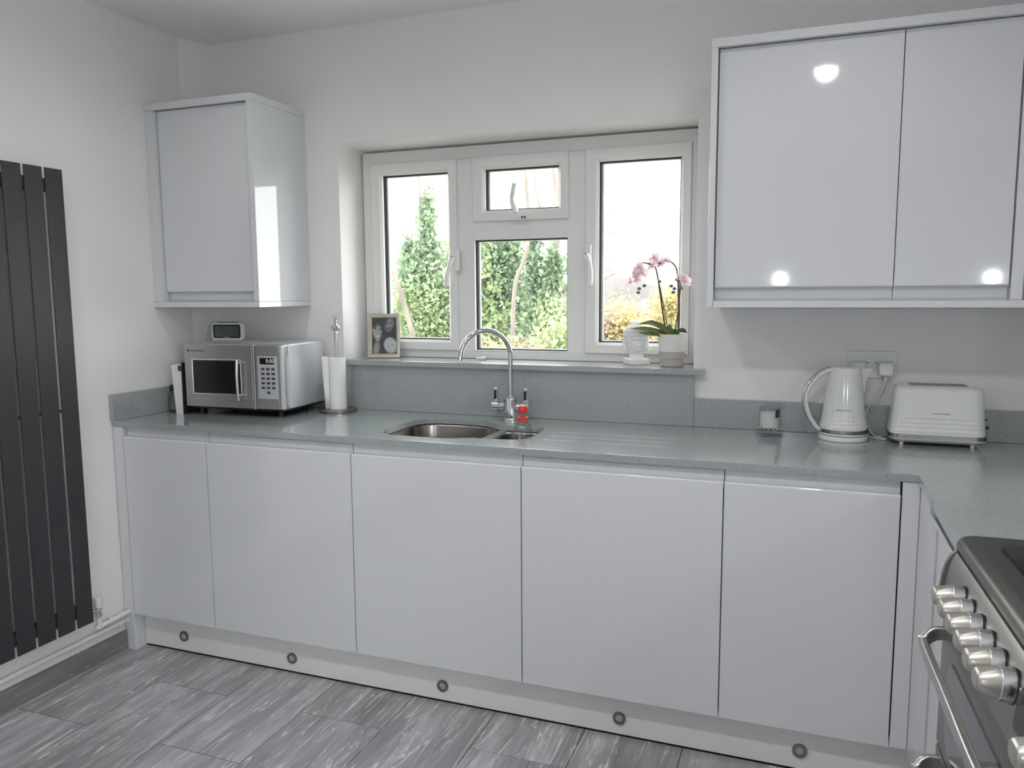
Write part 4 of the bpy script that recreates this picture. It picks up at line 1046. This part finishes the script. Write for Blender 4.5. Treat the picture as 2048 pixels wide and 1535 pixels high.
# ================================================================== TOASTER
ts = thing('toaster', 'white two-slice toaster with steel band', 'toaster', (2.753, .4725, ZW+.0003))
def tl(z):
    t = (z-.020)/.160; return .1315-.0135*t, .0665-.0085*t
def tring(z, n=6, s=0):
    a, b = tl(z); return [(p, q, z) for p, q in rrect(a-s, b-s, .032-s*.5, n)]
bm = NB(); loft(bm, [[(p, q, .010) for p, q in rrect(.120, .056, .028, 6)], [(p, q, .0195) for p, q in rrect(.1315, .0665, .032, 6)], [(p, q, .0235) for p, q in rrect(.132, .067, .032, 6)]]); obj('base', bm, 'appliance_white', ts, 50)
bm = NB(); loft(bm, [[(p, q, z) for p, q in rrect(a, b, .032, 8)] for z, a, b in ((.0235, .1328, .0678), (.0355, .1320, .0670))]); obj('steel_band', bm, 'dark_steel', ts, 50)
def toaster_body():
    bm = NB(); rings = []
    def fine(a, b, r_):
        pts = [];
        base = rrect(a, b, r_, 8); n = len(base)
        for i in range(n):
            p, q = Vector(base[i]), Vector(base[(i+1) % n]); m_ = max(1, int((q-p).length/.0035))
            for k in range(m_): pts.append(p+(q-p)*k/m_)
        return pts
    nz = 56
    ref = fine(*tl(.1), .032); N = len(ref)
    base_n = None
    zs = [.0355+(.168-.0355)*j/nz for j in range(nz+1)]
    for z in zs:
        a, b = tl(z); A0, B0 = tl(.1); row = []
        for p in ref:
            x, y_ = p.x*a/A0, p.y*b/B0
            arc = .118-.062*(abs(x)/.125)**2.2
            if y_ < 0 and z < arc and z > .040 and abs(x) < .118 and z < .094:
                fu = abs(((x/.0135) % 1)-.5)*2; fv = abs((((z-.040)/.0135) % 1)-.5)*2
                y_ -= .0028*max(0, 1-max(fu, fv))*min(1, (arc-z)/.006)
            elif y_ < 0 and z < arc and z >= .094:
                y_ -= .0006
            row.append((x, y_, z))
        rings.append(row)
    for dz, s in ((.172, .0022), (.176, .006), (.1785, .011), (.1795, .018)):
        a, b = tl(.17); A0, B0 = tl(.1)
        rings.append([(p.x*(a-s)/A0, p.y*(b-s)/B0, dz) for p in ref])
    loft(bm, rings, cap0=False); obj('body', bm, 'appliance_white', ts, 50)
toaster_body()
for y_ in (-.017, .017):
    bm = NB(); box(bm, -.080, .080, y_-.0105, y_+.0105, .1796, .1812, .0006); sl = obj('slot_rim', bm, 'brushed_steel', ts)
    bm = NB(); box(bm, -.076, .076, y_-.0075, y_+.0075, .1813, .1818); obj('slot', bm, 'black_plastic', sl)
for x in (-.095, .095):
    for y_ in (-.045, .045):
        bm = NB(); lathe(bm, [(0, 0), (.0055, 0), (.006, .011), (0, .011)], 14, T((x, y_, 0))); obj('foot', bm, 'white_plastic', ts)
bm = NB(); box(bm, .125, .142, -.014, .014, .052, .060, .002); obj('lever', bm, 'black_plastic', ts)
bm = NB(); box(bm, .126, .137, -.006, .006, .078, .083, .001); obj('button', bm, 'black_plastic', ts)
bm = text_bm('morphy richards', .0068); xf(bm, T((.006, -.0635-.0012, .101)) @ Matrix.Rotation(R(-3), 4, 'X') @ RX90); obj('lettering', bm, 'ink', ts)

# ================================================================== SOCKET, PLUGS, CORDS
so = thing('wall_socket', 'white double wall socket above the worktop behind the kettle', 'socket', (2.575, YB, 1.120))
bm = NB(); box(bm, -.0725, .0725, -.0095, -.0003, -.043, .043, .002); obj('plate', bm, 'white_plastic', so)
for x in (-.013, .013):
    bm = NB(); box(bm, x-.006, x+.006, -.0125, -.009, .006, .026, .001); sw = obj('switch', bm, 'white_plastic', so)
    bm = NB(); box(bm, x-.004, x+.004, -.0129, -.0124, .0065, .0085); obj('switch_mark', bm, 'ink', sw)
def plug(label, x, z, cordpts):
    p = thing('plug', label, 'plug', (x, YB-.0097, z), group='plugs in the wall socket')
    bm = NB(); rings = []
    for y_, s in ((0, 1), (-.018, .98), (-.026, .86), (-.029, .66)):
        rings.append([(a*s, y_, b*s) for a, b in rrect(.024, .024, .010, 4)])
    loft(bm, rings); bmesh.ops.recalc_face_normals(bm, faces=bm.faces); obj('plug_body', bm, 'white_plastic', p, 50)
    bm = NB(); tube(bm, [(0, -.014, -.022), (0, -.014, -.040)], [.006, .0045], 12); obj('strain_relief', bm, 'white_plastic', p)
    bm = NB(); tube(bm, smoothpath(cordpts, 8), .0032, 10); obj('cord', bm, 'cord_white', p, 60, world=True)
plug('white plug in the right outlet with its cord hanging down', 2.616, 1.108, [(2.616, YB-.024, 1.070), (2.612, YB-.026, 1.052), (2.596, YB-.030, 1.020), (2.572, YB-.034, .990), (2.562, YB-.032, .955), (2.572, YB-.030, .920), (2.590, YB-.035, .8945), (2.612, YB-.040, .8940)])
plug('white plug in the left outlet hidden behind the kettle', 2.534, 1.108, [(2.534, YB-.024, 1.070), (2.533, YB-.026, 1.02), (2.532, YB-.026, .95), (2.540, YB-.028, .905), (2.565, YB-.050, .8940), (2.600, .488, .8940), (2.6205, .482, .8940)])

# ================================================================== LAMPS
def downlight(x, y_, label, power):
    t = thing('ceiling_downlight', label, 'light', (x, y_, ZC), group='ceiling downlights')
    bm = NB(); lathe(bm, [(.0198, -.0005), (.042, -.0005), (.042, -.004), (.038, -.006), (.022, -.004), (.0198, -.0005)], 28); obj('ring', bm, 'chrome', t)
    bm = NB(); lathe(bm, [(0, -.013), (.009, -.0122), (.015, -.0098), (.0185, -.0055), (.0195, -.002)], 24); obj('lens', bm, 'lamp_lens', t)
    ld = bpy.data.lights.new('downlight', 'SPOT'); ld.energy = power; ld.spot_size = R(170); ld.spot_blend = .9; ld.shadow_soft_size = .05; ld.color = (1, .99, .975)
    lo = bpy.data.objects.new('downlight', ld); COL.objects.link(lo); lo.parent = t; lo.location = (0, 0, -.020)
rows = [(-.27, 'row nearest the window', 1.0), (-1.35, 'second row from the window', 3.2)]   # the second row is turned up
cols = [(.72, 'radiator side'), (1.61, 'centre'), (2.42, 'cooker side')]
for y_, rn, pw_ in rows:
    for x, cn in cols:
        downlight(x, y_, f'small round ceiling downlight, {rn}, {cn}', LAMP_W*pw_*(1.35 if x > 2 and pw_ > 1 else 1))
for x, zc, lab in ((2.205, 1.430, 'small bright globe pendant hanging behind the viewer, left of two'), (3.400, 1.425, 'small bright globe pendant hanging behind the viewer, right of two')):
    t = thing('pendant_lamp', lab, 'lamp', (x, -2.70, ZC), group='globe pendants')
    bm = NB(); lathe(bm, [(0, -.0005), (.045, -.0005), (.042, -.02), (.006, -.028), (0, -.028)], 24); obj('ceiling_rose', bm, 'white_plastic', t)
    bm = NB(); tube(bm, [(0, 0, -.026), (0, 0, zc-ZC+.060)], .003, 8); obj('flex', bm, 'cord_white', t)
    bm = NB(); lathe(bm, [(0, .070), (.012, .068), (.014, .018), (0, .018)], 16, T((0, 0, zc-ZC))); obj('lamp_holder', bm, 'white_plastic', t)
    bm = NB(); bmesh.ops.create_uvsphere(bm, u_segments=20, v_segments=12, radius=.019, matrix=T((0, 0, zc-ZC))); obj('globe', bm, 'globe_lamp', t, 80)

# ================================================================== OUTSIDE
bm = NB()
n = 24
for i in range(n+1):
    for j in range(n+1):
        x = -60+130*i/n; y_ = -40.0+160*j/n
        bm.verts.new((x, y_, -3.2-.035*max(0, y_-2)+.25*math.sin(x*.3)*math.cos(y_*.21)))
bm.verts.ensure_lookup_table()
for i in range(n):
    for j in range(n):
        a = i*(n+1)+j; bm.faces.new((bm.verts[a], bm.verts[a+n+1], bm.verts[a+n+2], bm.verts[a+1]))
g = obj('ground_outside', bm, 'grass'); tag(g, 'grassy slope falling away outside the window', 'ground', kind='structure')
def foliage(parent, m, blobs, count, size, seed, name='foliage'):
    """leaf quads scattered in ellipsoids (cx, cy, cz, rx, ry, rz)"""
    rnd = random.Random(seed); V = []; F = []
    vol = [(b[3]*b[4]*b[5])**.62*(.25 if b[2] < -.4 else 1) for b in blobs]; tot = sum(vol)
    for b, v_ in zip(blobs, vol):
        for _ in range(max(8, int(2.0*count*v_/tot))):
            while True:
                p = Vector((rnd.gauss(0, .52), rnd.gauss(0, .52), rnd.gauss(0, .52)))
                if p.length < 1.45: break
            if rnd.random() < .35: p += Vector((math.sin(p.z*9+b[0]*5), 0, math.sin(p.x*8+b[2]*7)))*.16
            c = Vector((b[0]+p.x*b[3], b[1]+p.y*b[4], b[2]+p.z*b[5]))
            q = Vector((rnd.gauss(0, 1), rnd.gauss(0, 1)-.4, rnd.gauss(0, 1)+.5)).normalized()
            t = q.orthogonal().normalized(); t.rotate(Matrix.Rotation(rnd.uniform(0, 6.28), 3, q)); u = q.cross(t)
            s = size*rnd.uniform(.6, 1.25); i0 = len(V)
            V += [c-t*s*.5, c+u*s*.32-q*s*.05, c+t*s*.5, c-u*s*.32-q*s*.05]; F.append((i0, i0+1, i0+2, i0+3))
    me = bpy.data.meshes.new(name); me.from_pydata([tuple(v) for v in V], [], F); me.materials.append(MATS[m])
    o = bpy.data.objects.new(name, me); COL.objects.link(o); o.parent = parent; o['kind'] = 'stuff'
    if parent: me.transform(world_inv(parent))
    return o
def tree(name, label, base, trunks, fol, group='trees outside the window', cat='tree'):
    t = thing(name, label, cat, base, group=group)
    for pts, r0, r1, m in trunks:
        P = smoothpath(pts, 6); nn = len(P)
        bm = NB(); tube(bm, P, [(.42 if r0 > .012 else 1.3)*(r0+(r1-r0)*i/(nn-1)) for i in range(nn)], 9); obj('trunk' if r0 > .05 else 'branch', bm, m, t, 60, world=True)
    for k, (m, blobs, cnt, size) in enumerate(fol): foliage(t, m, blobs, cnt, size, hash(label) % 1000 if False else len(label)*7+k)
    return t
BP, BB = 'bark_pale', 'bark_brown'
tree('ivy_tree', 'tall ivy-covered tree with two spires seen in the left casement', (-3.3, 9, -3.3),
     [([(-3.3, 9, -3.4), (-3.28, 9, 0), (-3.30, 9, 1.6), (-3.34, 9, 3.2)], .16, .04, BP), ([(-3.45, 9, .4), (-3.5, 9, 1.3), (-3.56, 9, 2.3)], .07, .02, BP)],
     [('leaf_ivy', [(-3.27, 9, .6, .55, .45, 1.3), (-3.30, 9, 1.4, .42, .35, .55), (-3.24, 9, 1.9, .20, .2, .45), (-3.22, 9, 2.25, .15, .15, .50), (-3.20, 9, 2.6, .12, .12, .40), (-3.54, 9, 1.6, .19, .16, .50), (-3.56, 9, 1.95, .10, .1, .35), (-3.3, 9, -1.4, .8, .7, 1.2)], 5200, .085),
      ('leaf_green', [(-3.0, 8.7, .9, .35, .3, .7), (-3.25, 8.6, 1.1, .4, .2, .4)], 900, .08)])
tree('leaning_birch', 'pale bare trunk leaning across the left casement', (-2.85, 8, -3.2),
     [([(-2.55, 8, -3.4), (-2.85, 8, -.4), (-2.96, 8, .6), (-3.06, 8, 1.04), (-3.17, 8, 1.4), (-3.34, 8, 1.83), (-3.44, 8, 2.2)], .13, .05, BP), ([(-3.12, 8, 1.2), (-3.35, 8, 1.38), (-3.6, 8, 1.46)], .03, .01, BP)], [])
tree('loose_tree', 'light green loosely leaved tree between the left panes', (-2.75, 9.4, -3.3),
     [([(-2.75, 9.4, -3.5), (-2.78, 9.4, 0), (-2.70, 9.4, 1.2), (-2.86, 9.4, 2.0)], .10, .03, BB)],
     [('leaf_green', [(-2.85, 9.4, 1.95, .28, .3, .32), (-2.70, 9.4, 1.4, .3, .3, .4), (-2.65, 9.3, .5, .45, .4, .8), (-2.7, 9.4, -1.2, .8, .6, 1.3)], 2400, .085)])
tree('ivy_tree', 'broad ivy-covered tree filling the left of the middle pane', (-2.1, 9, -3.3),
     [([(-2.05, 9, -3.4), (-2.05, 9, .4), (-1.95, 9, 1.6), (-1.80, 9, 2.6)], .14, .06, BP), ([(-1.75, 9.1, .6), (-1.72, 9.1, 1.6), (-1.78, 9.1, 2.5)], .05, .03, BP)],
     [('leaf_ivy', [(-2.12, 9, .7, .55, .45, 1.2), (-2.20, 9, 1.55, .42, .35, .55), (-2.15, 9, 2.05, .40, .35, .42), (-1.85, 9, 1.25, .25, .2, .5), (-1.80, 9, 1.9, .14, .2, .4), (-2.1, 9, -1.4, .9, .7, 1.3)], 5000, .085),
      ('leaf_green', [(-2.25, 8.6, 1.5, .35, .15, .5), (-2.0, 8.6, .7, .5, .15, .5)], 1300, .085)])
tree('birch', 'slender pale trunk rising through the middle pane', (-1.24, 7.5, -3.1),
     [([(-1.26, 7.5, -3.3), (-1.24, 7.5, .6), (-1.23, 7.5, 1.13), (-1.19, 7.5, 1.51), (-1.08, 7.5, 1.77), (-1.02, 7.5, 2.09), (-1.05, 7.5, 2.9)], .085, .05, BP)], [])
tree('ivy_tree', 'ivy-clad forked tree on the right of the middle pane', (-1.3, 8.8, -3.3),
     [([(-1.15, 8.8, -3.4), (-1.15, 8.8, .4), (-1.28, 8.8, 1.1), (-1.40, 8.8, 1.9), (-1.5, 8.8, 2.9)], .13, .05, BP), ([(-1.20, 8.8, .9), (-1.0, 8.8, 1.28), (-.78, 8.8, 1.5), (-.5, 8.8, 1.9)], .05, .03, BP),
      ([(-1.22, 8.8, 1.0), (-1.15, 8.8, 1.6), (-1.02, 8.8, 2.3), (-1.1, 8.8, 3.2)], .08, .05, BP), ([(-1.3, 8.8, 1.3), (-1.45, 8.8, 1.7), (-1.55, 8.8, 1.9)], .03, .015, BB)],
     [('leaf_ivy', [(-1.22, 8.8, .35, .38, .35, .7), (-1.40, 8.8, 1.55, .16, .14, .55), (-1.38, 8.8, 2.0, .13, .14, .45), (-1.12, 8.8, 1.45, .20, .16, .45), (-1.08, 8.8, 1.75, .12, .14, .3), (-1.20, 8.8, 1.05, .25, .22, .4), (-.72, 8.8, 1.75, .18, .2, .16), (-1.2, 8.8, -1.5, .8, .7, 1.2)], 3600, .085),
      ('leaf_green', [(-.85, 8.6, .5, .35, .3, .65), (-1.05, 8.5, .9, .22, .15, .4)], 1300, .08)])
tree('pale_tree', 'distant pale trunk behind the ivy in the middle pane', (-1.5, 10.5, -3.4),
     [([(-1.7, 10.5, -3.6), (-1.66, 10.5, 1.0), (-1.58, 10.5, 1.9), (-1.52, 10.5, 2.6), (-1.55, 10.5, 3.8)], .13, .06, BP), ([(-1.57, 10.5, 2.0), (-1.9, 10.5, 2.9), (-2.0, 10.5, 3.7)], .05, .02, BP)], [])
tree('low_shrub', 'yellowish low shrub along the bottom of the middle pane', (-.95, 6.5, -3.1),
     [([(-.95, 6.5, -3.3), (-.97, 6.5, -.6), (-1.0, 6.5, .5)], .05, .02, BB)],
     [('leaf_tan', [(-1.05, 6.5, .55, .36, .3, .26), (-.70, 6.5, .55, .25, .3, .22), (-.9, 6.5, -.6, .7, .5, 1.0)], 1800, .06), ('leaf_yellow', [(-1.15, 6.4, .62, .22, .2, .15), (-.78, 6.4, .6, .15, .2, .12)], 260, .06)], cat='shrub')
tree('low_shrub', 'green shrub in the lower right of the middle pane', (-.4, 7, -3.1),
     [([(-.4, 7, -3.3), (-.4, 7, -.4), (-.42, 7, .7)], .05, .02, BB)],
     [('leaf_green', [(-.42, 7, .55, .36, .3, .5), (-.4, 7, -.8, .7, .5, 1.1)], 2200, .07)], cat='shrub')
tree('autumn_bush', 'yellow autumn bush low in the right casement', (-1.0, 14, -3.5),
     [([(-1.2, 14, -3.7), (-1.2, 14, -1), (-1.15, 14, .6)], .08, .03, BB)],
     [('leaf_yellow', [(-1.2, 14, .45, .42, .4, .60), (-.75, 14, .35, .3, .3, .35), (-1.1, 14, -1.2, 1.2, .8, 1.4)], 2600, .10), ('leaf_tan', [(-1.55, 13.8, .5, .30, .3, .5), (-.4, 13.8, .1, .4, .3, .4)], 900, .10)], cat='shrub')
tree('autumn_bush', 'green and yellow bush behind the orchid outside', (-.2, 16, -3.6),
     [([(-.1, 16, -3.8), (-.1, 16, -1), (-.1, 16, .4)], .08, .03, BB)],
     [('leaf_green', [(-.40, 16, .15, .35, .4, .45), (0, 16, .1, .5, .5, .6), (-.1, 16, -1.2, 1.3, .8, 1.4)], 1900, .11), ('leaf_yellow', [(-.55, 16, 1.0, .45, .3, .40), (.1, 16, .8, .4, .3, .35)], 900, .11)], cat='shrub')
tree('autumn_bush', 'amber bush between the yellow bush and the orchid stems', (-.9, 20, -3.8),
     [([(-.9, 20, -4), (-.9, 20, -1), (-.9, 20, .6)], .08, .03, BB)],
     [('leaf_tan', [(-1.3, 20, .6, .7, .4, .55), (-.2, 20, .5, .6, .4, .5)], 1000, .12), ('leaf_yellow', [(-.9, 19.8, .75, .5, .3, .5), (.35, 19.8, .7, .5, .3, .5)], 900, .12), ('leaf_green', [(-.6, 19.6, .1, 1.0, .3, .4)], 700, .12)], cat='shrub')
tree('autumn_bush', 'tan hedge bush at the left edge of the right casement', (-2.0, 17, -3.7),
     [([(-2.0, 17, -3.9), (-2.0, 17, -1), (-2.0, 17, .6)], .08, .03, BB)],
     [('leaf_tan', [(-2.0, 17, .55, .5, .4, .7), (-1.6, 17, .2, .5, .4, .5)], 900, .11), ('leaf_green', [(-2.1, 16.8, .2, .4, .3, .4)], 300, .11)], cat='shrub')
tree('autumn_bush', 'russet bush at the far left outside the window', (-7.6, 16, -3.6),
     [([(-7.6, 16, -3.8), (-7.6, 16, -1), (-7.6, 16, .6)], .08, .03, BB)],
     [('leaf_tan', [(-7.5, 16, .6, .8, .5, .7), (-7.4, 16, -.8, 1.3, .8, 1.4)], 1800, .12), ('leaf_yellow', [(-6.9, 15.8, .2, .5, .4, .5)], 500, .12)], cat='shrub')
rb = random.Random(5)
tw = [([(-.45, 8, -3.3), (-.42, 8, 0), (-.38, 8, 1.2), (-.34, 8, 2.0), (-.36, 8, 2.6)], .055, .02, BB)]
for k in range(16):
    z = .9+k*.085; L_ = rb.uniform(.25, .6); dz = rb.uniform(.05, .4)
    s = Vector((-.37, 8, z)); e = s+Vector((L_*.5, rb.uniform(-.2, .2), dz*.4)); e2 = s+Vector((L_, rb.uniform(-.3, .3), dz+rb.uniform(-.2, .1)))
    tw.append(([tuple(s), tuple(e), tuple(e2)], .009, .003, BB))
tree('bare_tree', 'bare twiggy tree at the left edge of the right casement', (-.45, 8, -3.2), tw, [])
# far hill and houses
bm = NB(); prof = []
for i in range(41):
    x = -75+130*i/40; prof.append((x, 2.3+.9*math.sin(i*.55)+.5*math.sin(i*1.3)))
prism(bm, [(-75, -12)] + prof + [(55, -12)], 'y', 118, 125); h = obj('far_hill', bm, 'hill'); tag(h, 'hazy wooded hill on the horizon', 'hill')
hl = ['far brick house with wide roof, left in right casement', 'far brick house next to the twiggy tree', 'far brick house in the middle of the right casement',
      'far brick house above the yellow bush', 'far brick house nearest the orchid stems', 'far brick house lower on the slope']
for i, (x, y_, z, w_) in enumerate(((-14.2, 62, -1.9, 2.6), (-11.2, 58, -1.8, 2.2), (-9.6, 64, -1.4, 2.6), (-7.6, 58, -1.7, 2.3), (-5.2, 63, -1.6, 2.6), (-8.0, 48, -2.6, 2.6))):
    t = thing('house', hl[i], 'house', (x, y_, z-3), group='far houses')
    bm = NB(); box(bm, -w_/2, w_/2, 0, 3, 0, 4.0); obj('walls', bm, 'brick_far', t)
    bm = NB(); prism(bm, [(-.2, 3.9), (1.5, 5.1), (3.2, 3.9)], 'x', -w_/2-.1, w_/2+.1); obj('roof', bm, 'roof_far', t)
    bm = NB(); box(bm, w_*.25, w_*.25+.35, 1.3, 1.7, 4.6, 5.6); obj('chimney', bm, 'brick_far', t)
    for k in range(2):
        for zz in (2.6, 1.0):
            bm = NB(); box(bm, -w_*.32+k*w_*.42, -w_*.32+k*w_*.42+.5, -.05, .02, zz, zz+.8); obj('window', bm, 'outdoor_white', t)
